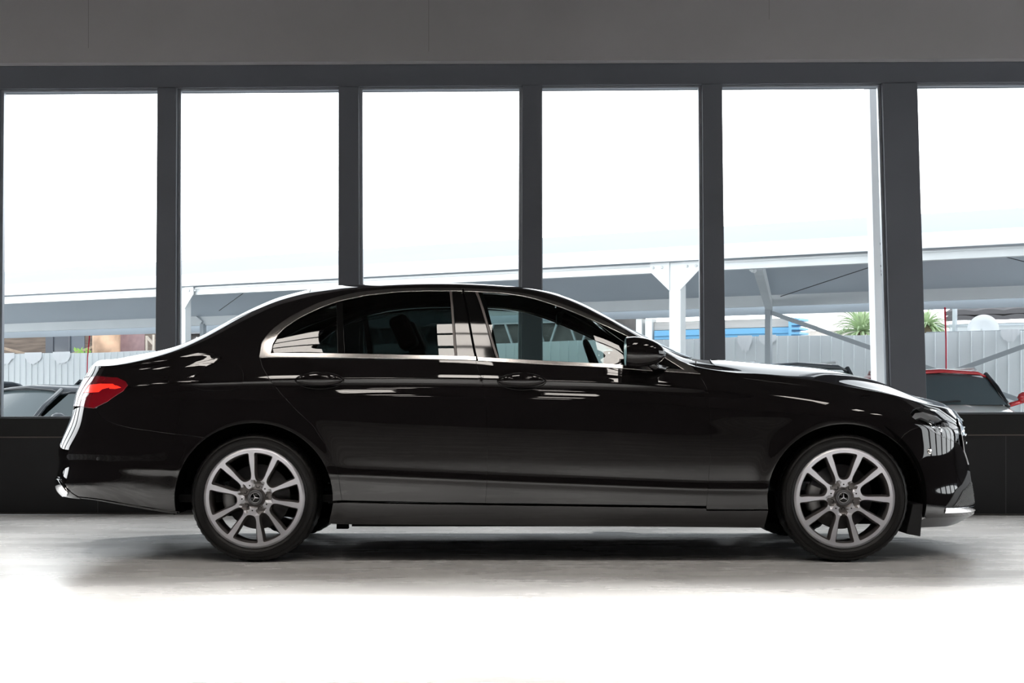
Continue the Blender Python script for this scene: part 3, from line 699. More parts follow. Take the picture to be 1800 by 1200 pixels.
mb = lattice(); mf = MB(); mf.add([(v[0], -v[1], v[2]) for v in mb.v], [f[::-1] for f in mb.f]); mf.build('honeycomb', mat('mesh_grey', (.16, .165, .17), .35, spec=.5), fbump); mb.build('honeycomb', mat('mesh_grey', (.16, .165, .17), .35, spec=.5), fbump)
panel('chrome_lip', [('f', .72, .90), ('f', .72, .52), ('s', 1, .52), ('s', 1, .90)], BRIGHT, fbump, side=0, off=.006, fold=.01)
mb = MB(); ss = np.linspace(s_at_px(1624, 0), 1, 40); P, _ = ev(ss, [0]*40); up_, lo_ = [], []
for p in P:
    w = -p[1]; k = min(1, max(0, (w-.15)/.45)); up_.append(tuple(p)); lo_.append((p[0]-.05-.02*k, p[1]*.97 if w > .1 else p[1], p[2]-.012-.042*k))
allv = up_+lo_; n = len(up_)
mb.add(allv, [(i, n+i, n+i+1, i+1) for i in range(n-1)], 0, True); mb.add([(x, -y, z) for x, y, z in allv], [(i+1, n+i+1, n+i, i) for i in range(n-1)], 0, True)
mb.build('chin_spoiler', mat('chin_grey', (.08, .08, .085), .28, spec=.6), fbump)
disc_on('parking_sensor', 1634, 793, .016, CHROME, [fbump, fbump], off=.003, th=.006)
disc_on('parking_sensor', 172, 806, .010, PLAST, [rbump, rbump], off=.002, th=.004)
for sd in (1, -1):
    mb = MB(); y0, y1 = (-.86, -.62) if sd == 1 else (.62, .86)
    mb.hexa([(2.05, y0, .145), (2.125, y0, .130), (2.125, y1, .130), (2.05, y1, .145), (2.085, y0, .30), (2.14, y0, .30), (2.14, y1, .30), (2.085, y1, .30)])
    mb.build('wheel_deflector', PLAST, car, bevel=.004)
# tail trim
both('exhaust_trim', [(99, 839), (104, 838), (113, 850), (124, 864), (146, 880), (130, 878), (112, 875), (104, 868), (99, 856)], PIANO, rbump, off=.004, fold=.01)
both('exhaust_tip', [(101, 843), (105, 842), (113, 853), (122, 864), (120, 870), (112, 870), (104, 862), (101, 855)], BRIGHT, rbump, off=.012, fold=.014)
mb = MB()
P, N = ev(np.linspace(s_at_px(128, 0), s_at_px(315, 0), 30), [0.12]*30, .002)
mb.tube([tuple(p) for p in P], .0035, 8); mf = MB(); mf.add([(v[0], -v[1], v[2]) for v in mb.v], [f[::-1] for f in mb.f], 0, True); mf.build('lower_edge', PIANO, rbump); mb.build('lower_edge', PIANO, rbump)
mb = MB(); mb.box((-2.479, -.20, .64), (-2.474, .20, .735)); mb.build('number_plate', PLAST, rbump, bevel=.002)
# fuel flap
ff = []
for k in range(40):
    a = 2*PI*k/40; c, s_ = math.cos(a), math.sin(a); ff.append((381.5+46*abs(c)**(.55)*(1 if c > 0 else -1), 662+24*abs(s_)**.75*(-1 if s_ > 0 else 1)))
panel('fuel_flap', ff, PAINT, car, side=1, off=.0022, fold=.002, gap=.0, edge=.0012)
# door handles
def handle(cx, cy, doors):
    s, v = inv(cx, cy); P, N = ev(s, v); P, N = Vector(P[0]), Vector(N[0])
    for k, sd in enumerate((1, -1)):
        X = Vector((1, 0, 0)); Z = Vector((0, 0, 1)); Nn = Vector((0, -1, .12)).normalized()
        mb = MB(); nu, nv = 40, 16; L, Hh, D = .1245, .034, .034
        def pt(u, w_):
            x = L*u; e = max(0, 1-abs(u)**2.2)**.62; h = Hh*e+.0008; d = (D*max(0, 1-abs(u)**4)**.5)+.004; a = 2*PI*w_
            q = P+X*x+Z*(h*math.sin(a)+.004*(1-u*u))+Nn*(d*.55+.55*d*math.cos(a))
            return (q.x, q.y*sd, q.z)
        vs = [pt(-1+2*i/nu, j/nv) for i in range(nu+1) for j in range(nv)]
        fs = [(i*nv+j, i*nv+(j+1) % nv, (i+1)*nv+(j+1) % nv, (i+1)*nv+j) for i in range(nu) for j in range(nv)]
        if sd == 1: fs = [f[::-1] for f in fs]
        mb.add(vs, fs, 0, True); mb.build('door_handle', PAINT, doors[k], label='black glossy pull handle')
        mb = MB(); ring = []
        for i in range(48):
            a = 2*PI*i/48; q = P+X*(.127*math.cos(a))+Z*(.044*math.sin(a)*abs(math.sin(a))**.15); q += Nn*.0005
            ring.append((q.x, q.y*sd, q.z))
        mb.tube(ring, .0018, 6, closed=True); mb.build('handle_recess_rim', PIANO, doors[k])
handle(561.5, 668.5, rdoor); handle(917, 670, fdoor)
# door mirrors
for k, sd in enumerate((1, -1)):
    mx, mz, my = .682, 1.088, -.985
    mb = MB(); nu, nv = 28, 32; vs = []
    for i in range(nu+1):
        t = i/nu; x = -.100+.207*t
        e = (max(0, 1-((t-.0)/1.0)**2.6))**.55 if t > .0 else 1
        hu = .078*e*(.93+.07*min(1, t*5)); hd = .080*e*(.93+.07*min(1, t*5)); ww = .105*e
        for j in range(nv):
            a = 2*PI*j/nv; c, s_ = math.cos(a), math.sin(a)
            zz = (hu if s_ > 0 else hd)*abs(s_)**.85*(1 if s_ > 0 else -1); yy = ww*abs(c)**.75*(1 if c > 0 else -1)
            vs.append((mx+x, (my+yy)*sd, mz+zz-.012*t*t))
    fs = [(i*nv+j, i*nv+(j+1) % nv, (i+1)*nv+(j+1) % nv, (i+1)*nv+j) for i in range(nu) for j in range(nv)]
    fs.append(tuple(range(nv))[::-1])
    if sd == -1: fs = [f[::-1] for f in fs]
    mb.add(vs, fs[:-1], 0, True); mb.add(vs[:nv], [tuple(range(nv))[::-1]], 0)
    mo = mb.build('door_mirror', PAINT, fdoor[k])
    mb = MB(); gl = [(mx-.102, (my+.093*math.cos(a)*1.0)*sd, mz+.068*math.sin(a)) for a in [2*PI*i/28 for i in range(28)]]
    mb.add(gl, [tuple(range(28))]); 
    # glass and foot go on the door as its sub-parts
    mb.build('mirror_glass', BRIGHT, fdoor[k])
    mb = MB(); mb.tube([(mx+.03, (-.96)*sd, 1.035), (mx+.06, (-.91)*sd, 1.008), (mx+.10, (-.865)*sd, 1.004), (mx+.14, -.835*sd, 1.004)], [.022, .024, .020, .014], 12); mb.build('mirror_foot', PIANO, fdoor[k])

# underbody, wheel housings
mb = MB(); xs_ = np.linspace(-2.3, 2.35, 90); rows = []
for x in xs_:
    z = float(np.interp(x, TB[0, :, 0], TB[0, :, 2])); w = float(np.interp(x, TB[0, :, 0], TB[0, :, 1]))-.02
    for hx in (HUBR[0], HUBF[0]):
        if abs(x-hx) < .44: w = min(w, .60)
    rows.append((x, w, z))
vs = [(x, s_*w, z) for x, w, z in rows for s_ in (-1, 1)]
mb.add(vs, [(2*i, 2*i+1, 2*i+3, 2*i+2) for i in range(len(rows)-1)])
mb.box((-.85, -.7, .17), (1.2, .7, .20)); mb.box((-1.6, -.35, .20), (-1.1, .35, .36)); mb.box((1.5, -.4, .16), (2.1, .4, .3))
mb.box((-.92, -.80, .165), (-.86, -.74, .21))
mb.build('underbody', MATTE, car)
for hx in (HUBR[0], HUBF[0]):
    for sd in (1, -1):
        mb = MB(); M = Matrix.Translation((hx, 0, HUBZ))
        prof = [(.400, -.905*sd), (.412, -.895*sd), (.425, -.58*sd)] if sd == 1 else [(.425, .58), (.412, .895), (.400, .905)]
        mb.lathe([(.428, -.885*sd), (.428, -.58*sd)], 40, 0, M, a0=math.radians(-12), a1=math.radians(192))
        # inner wall of the housing above the axle
        vs = [(hx+.428*math.cos(math.radians(a)), -.575*sd, HUBZ+.428*math.sin(math.radians(a))) for a in range(8, 173, 6)]
        mb.add(vs, [tuple(range(len(vs)))]); mb.build('wheel_housing', MATTE, car)

# ------------------------------------------------------------------ wheels
RR = .262
def chaikin(p, n=3):
    for _ in range(n):
        q = []
        for a, b in zip(p, p[1:]+p[:1]): q += [(a[0]*.75+b[0]*.25, a[1]*.75+b[1]*.25), (a[0]*.25+b[0]*.75, a[1]*.25+b[1]*.75)]
        p = q
    return p
def polar(a, r): return (RR*r*math.cos(math.radians(a)), RR*r*math.sin(math.radians(a)))
def holeA(phi):
    o = [polar(phi+a, .895) for a in np.linspace(-17, 17, 9)]
    c, s = math.cos(math.radians(phi)), math.sin(math.radians(phi))
    pt = lambda r, h: (RR*(r*c-h*s), RR*(r*s+h*c))
    return o+[pt(.72, .205), pt(.55, .155), pt(.42, .115), pt(.355, .06), pt(.355, -.06), pt(.42, -.115), pt(.55, -.155), pt(.72, -.205)]
def holeB(phi):
    o = [polar(phi+a, .895) for a in np.linspace(-12.5, 12.5, 8)]
    c, s = math.cos(math.radians(phi)), math.sin(math.radians(phi))
    pt = lambda r, h: (RR*(r*c-h*s), RR*(r*s+h*c))
    return o+[pt(.75, .160), pt(.55, .125), pt(.42, .098), pt(.335, .05), pt(.335, -.05), pt(.42, -.098), pt(.55, -.125), pt(.75, -.160)]
def dish(r): return float(np.interp(r/RR, [0, .16, .30, .5, .75, .9, .955, 1.0], [.040, .040, .036, .028, .017, .010, .008, .016]))
def make_wheel(rot, x, y, sd):
    holes = [(chaikin(holeA(rot+72*k), 2), 'A') for k in range(5)]+[(chaikin(holeB(rot+36+72*k), 2), 'B') for k in range(5)]
    pts = []; faces = []; nO = 120
    pts += [polar(360*k/nO, 1.0) for k in range(nO)]; faces.append(list(range(nO)))
    for h, _ in holes:
        b = len(pts); pts += h; faces.append(list(range(b, b+len(h))))
    nb = len(pts)
    for r in (.955, .90, .8, .7, .6, .5, .42, .36, .31, .26, .21, .165, .08, .001):
        n = max(3, int(110*r)); pts += [polar(360*(k+.5*r)/n, r) for k in range(n)]
    res = delaunay_2d_cdt([Vector(p) for p in pts], [], faces, 1, 1e-6)
    co = [tuple(p) for p in res[0]]
    def cls(px_, py_):
        r = math.hypot(px_, py_)/RR; a = (math.degrees(math.atan2(py_, px_))-rot) % 72; db = abs(a-36)
        if r < .185: return 1
        if r < .335 and db < 36-27*min(1, (.36-r)/.10): return 1 if (36-db) > (11 if r > .26 else 15) else 0
        return 0
    def hub(px_, py_):
        r = math.hypot(px_, py_)/RR; a = (math.degrees(math.atan2(py_, px_))-rot) % 72; off = 36-abs(a-36)      # angle from the V's own axis
        return r < .33 and off > 17 if r > .20 else True
    mb = MB(); vs = [(p[0], dish(math.hypot(*p))+(.010 if hub(*p) else 0), p[1]) for p in co]
    fs = {0: [], 1: []}
    for f in res[2]:
        cx = sum(co[i][0] for i in f)/len(f); cy = sum(co[i][1] for i in f)/len(f)
        if any(inside(np.array([cx]), np.array([cy]), h)[0] for h, _ in holes): continue
        A = sum(co[f[i]][0]*co[f[(i+1) % len(f)]][1]-co[f[(i+1) % len(f)]][0]*co[f[i]][1] for i in range(len(f)))
        f = tuple(f) if A > 0 else tuple(f)[::-1]
        fs[1 if hub(cx, cy) else 0].append(f)
    mb.add(vs, fs[0], 0); mb.add(vs, fs[1], 1, True)
    for h, t in holes:
        n = len(h); cx = sum(p[0] for p in h)/n; cy = sum(p[1] for p in h)/n
        A = sum(h[i][0]*h[(i+1) % n][1]-h[(i+1) % n][0]*h[i][1] for i in range(n))
        rings = []
        for (dep, ins) in ((0, 0), (.003, .0022), (.022, .0075), (.050, .0085)):
            rg = []
            for i in range(n):
                a, b = h[i-1], h[(i+1) % n]; tx, ty = b[0]-a[0], b[1]-a[1]; L = math.hypot(tx, ty) or 1; nx, ny = -ty/L, tx/L
                if A < 0: nx, ny = -nx, -ny
                q = (h[i][0]+nx*ins, h[i][1]+ny*ins); rg.append((q[0], dish(math.hypot(*h[i]))+dep+(.010 if hub(*h[i]) else 0), q[1]))
            rings.append(rg)
        v2 = [p for rg in rings for p in rg]
        f2 = [(k*n+i, k*n+(i+1) % n, (k+1)*n+(i+1) % n, (k+1)*n+i) for k in range(3) for i in range(n)]
        if A > 0: f2 = [f[::-1] for f in f2]
        mb.add(v2, f2, 1, True)
    mb.lathe([(RR, .016), (RR+.002, .020), (RR, .028)], 96, 0)
    mb.lathe([(.250, .045), (.238, .060), (.232, .085), (.228, .15), (.236, .215), (.262, .230)], 96, 1)
    mb.lathe([(RR, .022), (.250, .045)], 96, 1)
    # dark dots near the V tips
    for k in range(5):
        c = polar(rot+72*k, .262); mb.lathe([(0, dish(.26*RR)-.0006), (.0042, dish(.26*RR)-.0006)], 12, 2, Matrix.Translation((c[0], 0, c[1])))
    w = mb.build('wheel', [SILVER, GUNMET, PLAST], car)
    w.location = (x, y, HUBZ); 
    # tyre with grooved tread
    TR = .3335; mb = MB(); n = 144
    base = [(.262, .018), (.268, .010), (.285, .000), (.300, -.002), (.316, .004), (.327, .014), (.3315, .028), (TR, .045), (TR, .075), (.3265, .079), (.3265, .087), (TR, .091), (TR, .119), (.3265, .123), (.3265, .131), (TR, .135), (TR, .165), (.3265, .169), (.3265, .177), (TR, .181), (TR, .205), (.330, .225), (.318, .240), (.300, .245), (.275, .240), (.262, .228)]
    vs = []; P_ = len(base)
    for k in range(n):
        a = 2*PI*k/n; gro = (k % 3 == 0)
        for j, (r, t) in enumerate(base):
            rr = r-(.003 if gro and r > .325 else 0); vs.append((rr*math.cos(a), t, max(rr*math.sin(a), -HUBZ+.0005)))
    mb.add(vs, [(k*P_+j, ((k+1) % n)*P_+j, ((k+1) % n)*P_+j+1, k*P_+j+1) for k in range(n) for j in range(P_-1)], 0)
    mb.sm = [(f % (P_-1)) < 5 for f in range(len(mb.f))]
    for r0 in (.279, .312): mb.lathe([(r0-.0015, .0035), (r0, -.0035 if r0 > .3 else .0005), (r0+.0015, .0035)], 96, 0)
    mb.build('tyre', RUBBER, w)
    mb = MB(); mb.lathe([(.055, .10), (.075, .10), (.078, .125), (.168, .127), (.170, .132), (.170, .150), (.168, .155), (.05, .155)], 72, 0); mb.build('brake_disc', STEEL, w)
    mb = MB(); mb.lathe([(.118, .085), (.166, .085), (.180, .10), (.180, .175), (.118, .175)], 14, 0, closed=True, a0=math.radians(158 if sd == 1 else -22), a1=math.radians(204 if sd == 1 else 24))
    mb.build('brake_caliper', CALIP, w)
    mb = MB(); mb.lathe([(0, .05), (.05, .052), (.058, .10), (.06, .20), (0, .20)], 32, 0); mb.build('hub_carrier', PLAST, w)
    mb = MB(); yb = .050
    mb.lathe([(0, yb-.012), (.0265, yb-.012), (.0275, yb-.010)], 40, 1); mb.lathe([(.0275, yb-.010), (.028, yb-.0125), (.0385, yb-.0125), (.040, yb-.009), (.040, yb+.01)], 40, 2)
    star(mb, Matrix.Translation((0, yb-.0130, 0)) @ Matrix.Rotation(math.radians((rot-90)*-1), 4, 'Y'), .0270, 0, t=.0012)
    mb.build('centre_cap', [SILVER, PIANO, mat('cap_grey', (.11, .11, .115), .35, metal=.6)], w)
    for k in range(5):
        c = polar(rot+36+72*k, .235); mb = MB(); M = Matrix.Translation((c[0], 0, c[1]))
        mb.lathe([(0, .058), (.006, .058), (.0075, .0475), (.0115, .0475), (.0125, .052), (.0125, .07)], 18, 0, M); mb.build('wheel_bolt', mat('bolt_black', (.012, .012, .013), .35, metal=.5), w)
    if sd == -1: w.rotation_euler = (0, 0, PI)
    return w
for hx, rot in ((HUBR[0], 114), (HUBF[0], 90)):
    for sd in (1, -1): make_wheel(rot, hx, -.905*sd, sd)

# ------------------------------------------------------------------ cabin
def rbox(mb, a, b, M=None): return mb.box(a, b, 0, M)
for sy in (-.37, .37):
    for (sx, hr, lab) in ((-.30, True, 'front'), (-1.18, False, 'rear')):
        mb = MB(); w = .25 if sx > -1 else .19
        M = Matrix.Translation((sx, sy, .55)) @ Matrix.Rotation(math.radians(-24), 4, 'Y')
        mb.box((-.07, -w, -.05), (.07, w, .60), 0, M); mb.box((-.02, -w+.01, .42), (.50, w-.01, .56), 0, Matrix.Translation((sx, sy, 0)))
        mb.box((-.05, -.13, .63), (.05, .13, .82 if sx > -1 else .76), 0, M)
        o = mb.build('car_seat', REDBR, car, bevel=.03); o.modifiers['bevel'].segments = 4
mb = MB(); mb.hexa([(.55, -.72, .6), (1.05, -.72, .6), (1.05, .72, .6), (.55, .72, .6), (.62, -.72, .985), (1.0, -.70, 1.0), (1.0, .70, 1.0), (.62, .72, .985)]); mb.hexa([(.56, -.56, .97), (.75, -.56, .97), (.75, -.22, .97), (.56, -.22, .97), (.60, -.52, 1.035), (.74, -.50, 1.03), (.74, -.26, 1.03), (.60, -.26, 1.035)])
mb.build('dashboard', DARKIN, car, bevel=.02)
mb = MB(); M = Matrix.Translation((.47, -.38, 1.0)) @ Matrix.Rotation(math.radians(-22), 4, 'Y')
mb.tube([M @ Vector((0, .175*math.cos(a), .175*math.sin(a))) for a in [2*PI*i/32 for i in range(32)]], .015, 8, closed=True); mb.lathe([(0, -.02), (.05, -.02), (.06, .02)], 20, 0, M @ Matrix.Rotation(PI/2, 4, 'Z'))
mb.bar(M @ Vector((0, -.16, 0)), M @ Vector((0, .16, 0)), .03, .02); mb.build('steering_wheel', DARKIN, car)
mb = MB(); mb.box((.255, -.12, 1.28), (.285, .12, 1.34)); mb.tube([(.28, 0, 1.33), (.33, 0, 1.40)], .01); mb.build('rear_view_mirror', DARKIN, car, bevel=.01)
mb = MB(); mb.hexa([(-1.75, -.70, .80), (-1.35, -.70, .80), (-1.35, .70, .80), (-1.75, .70, .80), (-1.95, -.62, 1.02), (-1.38, -.64, 1.02), (-1.38, .64, 1.02), (-1.95, .62, 1.02)]); mb.build('parcel_shelf', DARKIN, car)
mb = MB(); mb.box((-1.9, -.72, .30), (1.25, .72, .34)); mb.box((1.0, -.70, .34), (1.04, .70, .98)); mb.build('cabin_floor', DARKIN, car)

# ------------------------------------------------------------------ outside, seen through the windows
GZ = -.40
EX, EY = .8595, -.5111                        # the row of canopy and fence runs this way, nearing us on the right
NX, NY = .5111, .8595
def dl(c, px): return c/(1+.5946/F*(px-900))
def LP(c, px, z): d = dl(c, px); return Vector(((px-900)*d/F, d, z))
def zrow(c, px, py): return H+(HZ-py)*dl(c, px)/F
FRM = Matrix(((EX, NX, 0, 0), (EY, NY, 0, 0), (0, 0, 1, 0), (0, 0, 0, 1)))
def ucoord(c, px): p = LP(c, px, 0); return EX*p.x+EY*p.y
def fbox(mb, pa, pb, c0, th, z0, z1, mi=0):   # box along the row between two picture columns
    q = .8595*c0; return mb.box((ucoord(c0, pa), q, z0), (ucoord(c0, pb), q+th, z1), mi, FRM)
YARD = mat('yard_concrete', (.62, .62, .62), .85, noise=.2, nscale=.6)
MB().box((-60, 11.75, GZ-.2), (60, 90, GZ)).build('ground', YARD, kind='structure', label='pale concrete yard outside the windows')
TENT = mat('white_tent_fabric', (.48, .505, .53), .7, noise=.03, nscale=.5, bump=.1, bscale=1.0)
TENTG = mat('grey_tent_lining', (.52, .58, .64), .45, noise=.12, nscale=.5, bump=.3, bscale=1.3, stretch=(.4, .4, 1))
ALU = mat('aluminium_profile', (.72, .75, .76), .4, metal=.2, noise=.04, nscale=2)
ALUG = mat('grey_profile', (.42, .46, .49), .5, metal=.2)
# canopy: gable roof on aluminium frame
can = empty('canopy', LP(24.8, 900, GZ), 'long white gabled tent canopy over the parked cars outside', 'canopy')
def onc_(mb, name, m, **kw):
    o = mb.build(name, m, None, **kw); o.parent = can; o.matrix_parent_inverse = Matrix.Translation(-Vector(can.location)); return o
CA, CRI, CB = 20.35, 24.8, 29.26
PL, PR = -900, 3600
def strip3(c0, z0, c1, z1, th, n=40):
    mb = MB(); us = np.linspace(ucoord(c0, PL), ucoord(c0, PR), n); vs = []
    for u in us:
        for (c, z) in ((c0, z0), (c1, z1), (c1, z1-th), (c0, z0-th)): vs.append(FRM @ Vector((u, .8595*c, z)))
    fs = []
    for i in range(n-1):
        for k in range(4): fs.append((i*4+k, i*4+(k+1) % 4, (i+1)*4+(k+1) % 4, (i+1)*4+k))
    return mb.add(vs, fs)
onc_(strip3(CA-.15, 2.70, CRI, 3.44, .03), 'roof_fabric', TENT); onc_(strip3(CRI, 3.44, CB+.15, 2.78, .03), 'roof_fabric', TENT)
onc_(strip3(CA+.1, 2.62, CRI, 3.34, .02), 'roof_lining', TENTG); onc_(strip3(CRI, 3.34, CB, 2.70, .02), 'roof_lining', TENTG)
mb = MB(); fbox(mb, PL, PR, CA-.2, .04, 2.565, 2.74); onc_(mb, 'front_valance', mat('white_valance', (.90, .92, .94), .6))
mb = MB(); fbox(mb, PL, PR, CA-.05, .12, 2.44, 2.555); fbox(mb, PL, PR, CA-.08, .15, 2.525, 2.545); onc_(mb, 'front_beam', ALU)
mb = MB(); fbox(mb, PL, PR, CB, .12, 2.49, 2.71); onc_(mb, 'rear_beam', ALU)
mb = MB(); fbox(mb, PL, PR, CB+.3, .03, 2.36, 2.54); onc_(mb, 'rear_valance', TENTG)
def cpost(c, px, w, z1, m=ALU):
    mb = MB(); p = LP(c, px, 0); u = EX*p.x+EY*p.y; q = .8595*c
    mb.box((u-w/2, q-w/2, GZ), (u+w/2, q+w/2, z1), 0, FRM); onc_(mb, 'post', m, bevel=.005)
for px in (1191, 325, -560): cpost(CA, px, .155 if px > 1000 else .13, 2.56)
for px in (1351, 357, -700): cpost(CB, px, .10, 2.52, ALUG)
def gusset(c, px, side, h=.24, l=.26, zt=2.45):
    mb = MB(); p = LP(c, px, 0); u = EX*p.x+EY*p.y; q = .8595*c; s = side
    a = [(u+s*.07, zt-h), (u+s*(.07+l), zt), (u+s*(.07+l), zt+.11), (u+s*.07, zt+.11)]
    vs = [FRM @ Vector((x, q-.09, z)) for x, z in a]+[FRM @ Vector((x, q-.075, z)) for x, z in a]
    mb.add(vs, [(0, 1, 2, 3), (7, 6, 5, 4), (0, 4, 5, 1), (1, 5, 6, 2), (2, 6, 7, 3), (3, 7, 4, 0)])
    for k in (.10, .22): mb.lathe([(0, -.012), (.016, -.012), (.018, 0)], 10, 0, FRM @ Matrix.Translation((u+s*(.07+k), q-.09, zt+.05)))
    onc_(mb, 'corner_bracket', ALU)
gusset(CA, 1191, -1); gusset(CA, 1191, 1); gusset(CA, 325, 1, .22, .18)
mb = MB(); mb.bar(LP(CA+.2, 1332, 2.52), LP(CB, 1352, 2.50), .12, .16); mb.bar(LP(CA+.2, 1332, 2.52), LP(CA+.2, 1322, 2.42), .1, .05); onc_(mb, 'rafter', ALU)
mb = MB(); mb.bar(LP(CB, 334, zrow(CB, 334, 549)), LP(CB, 356, zrow(CB, 356, 568)), .10, .10); onc_(mb, 'knee_brace', ALU)
mb = MB(); mb.bar(LP(CB, 1354, zrow(CB, 1354, 549)), LP(CB, 1792, zrow(CB, 1792, 703)), .03, .075); onc_(mb, 'cross_brace', ALUG)
mb = MB(); mb.bar(LP(CB+.15, 1550, zrow(CB, 1550, 698)), LP(CB+.15, 1850, zrow(CB, 1850, 590)), .03, .075); onc_(mb, 'cross_brace', ALUG)
for a, b in (((1372, 521), (1540, 466)), ((385, 546), (432, 512)), ((1840, 470), (1770, 452))):
    mb = MB(); mb.tube([LP(CRI, a[0], zrow(CRI, a[0], a[1])), LP(CRI, b[0], zrow(CRI, b[0], b[1]))], .006, 6); onc_(mb, 'brace_cable', mat('cable_grey', (.08, .08, .09), .6))

# corrugated fence
CF = 30.15
FEN = mat('white_fence_sheet', (.84, .88, .895), .5, noise=.05, nscale=1.6, stretch=(1, 1, .25))
def fence():
    mb = MB(); u = ucoord(CF, -700); u1 = ucoord(CF, 4200); q = .8595*CF; pr = []
    while u < u1:
        pr += [(u, q), (u+.17, q), (u+.178, q-.022), (u+.187, q-.022), (u+.195, q), (u+.20, q+.004)]; u += .20
    vs = []
    for i, (a, b) in enumerate(pr):
        for z in (GZ, 2.0+.012*math.sin(a*1.7)): vs.append(FRM @ Vector((a, b, z)))
    mb.add(vs, [(2*i, 2*i+2, 2*i+3, 2*i+1) for i in range(len(pr)-1)]); return mb.build('metal_fence', FEN)
fo = fence(); fo['label'] = 'long white ribbed sheet metal fence behind the canopy'; fo['category'] = 'fence'
mb = MB(); fbox(mb, 1628, 4200, CF+.03, .05, 1.985, 2.02); mb.build('top_rail', ALUG, fo)
mb = MB(); random.seed(3)
for (px, w_) in ((1560, 0), (672, 1), (700, 1), (62, 1), (5, 1), (105, 1), (1310, 1), (1775, 1), (1245, 1), (1350, 1)):
    d = .10+.22*random.random(); x0 = px-10-8*random.random(); x1 = px+12+10*random.random(); n = 12; vs = []
    if not w_: continue
    for i in range(n+1):
        t = i/n; x = x0+(x1-x0)*t; vs.append(FRM @ Vector((ucoord(CF, x), .8595*CF-.028-.004*(i % 2), 2.03)))
        vs.append(FRM @ Vector((ucoord(CF, x), .8595*CF-.030-.006*(i % 3), 2.0-d*(.35+.65*math.sin(PI*t))*(.7+.3*random.random()))))
    mb.add(vs, [(2*i, 2*i+1, 2*i+3, 2*i+2) for i in range(n)], 0, True)
mb.build('plastic_sheet', mat('white_valance', (.9, .92, .94)), fo, kind='stuff')

def thing(o, label, cat, group=None):
    o['label'] = label; o['category'] = cat
    if group: o['group'] = group
    return o
# big white column close to the glass
mb = MB(); d = 12.5
mb.hexa([at(1549, 1000, d)+Vector((0, 0, 0)), at(1572, 1000, d), at(1572, 1000, d)+Vector((0, .2, 0)), at(1549, 1000, d)+Vector((0, .2, 0)), at(1526, 60, d), at(1548, 60, d), at(1548, 60, d)+Vector((0, .2, 0)), at(1526, 60, d)+Vector((0, .2, 0))])
zb = min(v[2] for v in mb.v); mb.v = [(v[0], v[1], GZ if abs(v[2]-zb) < .01 else v[2]) for v in map(tuple, mb.v)]
colm = mb.build('column', mat('white_column_paint', (.80, .82, .84), .6, noise=.03, nscale=3))
thing(colm, 'white column with flaking paint just outside beside the widest post', 'column')
mb = MB(); random.seed(11)
for k in range(26):
    y = 165+random.random()*330 if k < 22 else 440+random.random()*40; x = 1540.5+(y-60)*.0225+random.uniform(-1.5, 1.5); r = random.uniform(.6, 2.2)
    c = at(x, y, d-.003); n = 7; mb.add([c+Vector((r*.0046*math.cos(2*PI*i/n)*random.uniform(.4, 1), 0, r*.012*math.sin(2*PI*i/n)*random.uniform(.5, 1.2))) for i in range(n)], [tuple(range(n))])
mb.build('paint_flake', mat('flaked_dark', (.12, .13, .14), .8), colm, kind='stuff')
# red straps hanging from the canopy
for (a, b, lab) in (((157.5, 590), (150, 668), 'thin red strap hanging from the canopy at far left'), ((1661, 540), (1664.5, 652), 'thin red strap hanging from the canopy at far right')):
    mb = MB(); c = CB-.4; mb.tube([LP(c, a[0], zrow(c, a[0], a[1])), LP(c, (a[0]+b[0])/2, zrow(c, (a[0]+b[0])/2, (a[1]+b[1])/2)), LP(c, b[0], GZ+.1)], [.016, .012, .012], 8)
    mb.add([tuple(Vector(v)) for v in []], []); thing(mb.build('strap', mat('red_strap', (.60, .02, .05), .6)), lab, 'strap')
# brown house on the far left
hs = empty('house', LP(33, 60, GZ), 'brown slatted house wall with a dark window behind the fence', 'house')
def onp(par, mb, name, m, **kw):
    o = mb.build(name, m, None, **kw); o.parent = par; o.matrix_parent_inverse = Matrix.Translation(-Vector(par.location)); return o
mb = MB(); fbox(mb, -420, 150, 33, 3.5, GZ, 3.2); onp(hs, mb, 'wall', mat('brown_slats', (.17, .13, .105), .8, noise=.35, nscale=5, stretch=(.3, .3, 6)))
mb = MB(); fbox(mb, -420, 158, 32.6, 4.2, 3.2, 3.32); onp(hs, mb, 'eaves', ALUG)
mb = MB(); fbox(mb, 80, 91, 32.96, .05, GZ, 3.2); fbox(mb, 119, 123, 32.94, .05, 2.1, 3.2); fbox(mb, 91, 93, 32.94, .05, 1.9, 3.2); onp(hs, mb, 'window_frame', mat('dark_frame', (.10, .11, .13), .6))
mb = MB(); fbox(mb, 93, 119, 32.97, .04, 2.05, 3.1); onp(hs, mb, 'window_pane', mat('dusk_pane', (.09, .10, .12), .2)); mb = MB(); fbox(mb, 123, 148, 32.97, .04, 2.0, 3.1); onp(hs, mb, 'window_pane', mat('blue_grey_pane', (.10, .12, .15), .3))
c = 31.55
mb = MB(); p = LP(c, 187, 0)
for k in range(1): mb.tube([(p.x, p.y, z) for z in (GZ, .8, .82, .84, 1.7, 1.72, 1.74, 2.9)], [.33, .33, .345, .33, .33, .345, .33, .33], 28)
rt = mb.build('water_tank', mat('rusty_steel', (.62, .40, .27), .7, noise=.35, nscale=2.5)); thing(rt, 'rusty pale steel tank behind the fence at left', 'tank')
mb = MB(); u0, u1 = ucoord(32.4, 207), ucoord(32.4, 254); n = 24; vs = []
for i in range(n*2+1):
    for z in (GZ, 3.05): vs.append(FRM @ Vector((u0+(u1-u0)*i/(2*n), .8595*32.4+(.03 if i % 2 else 0), z)))
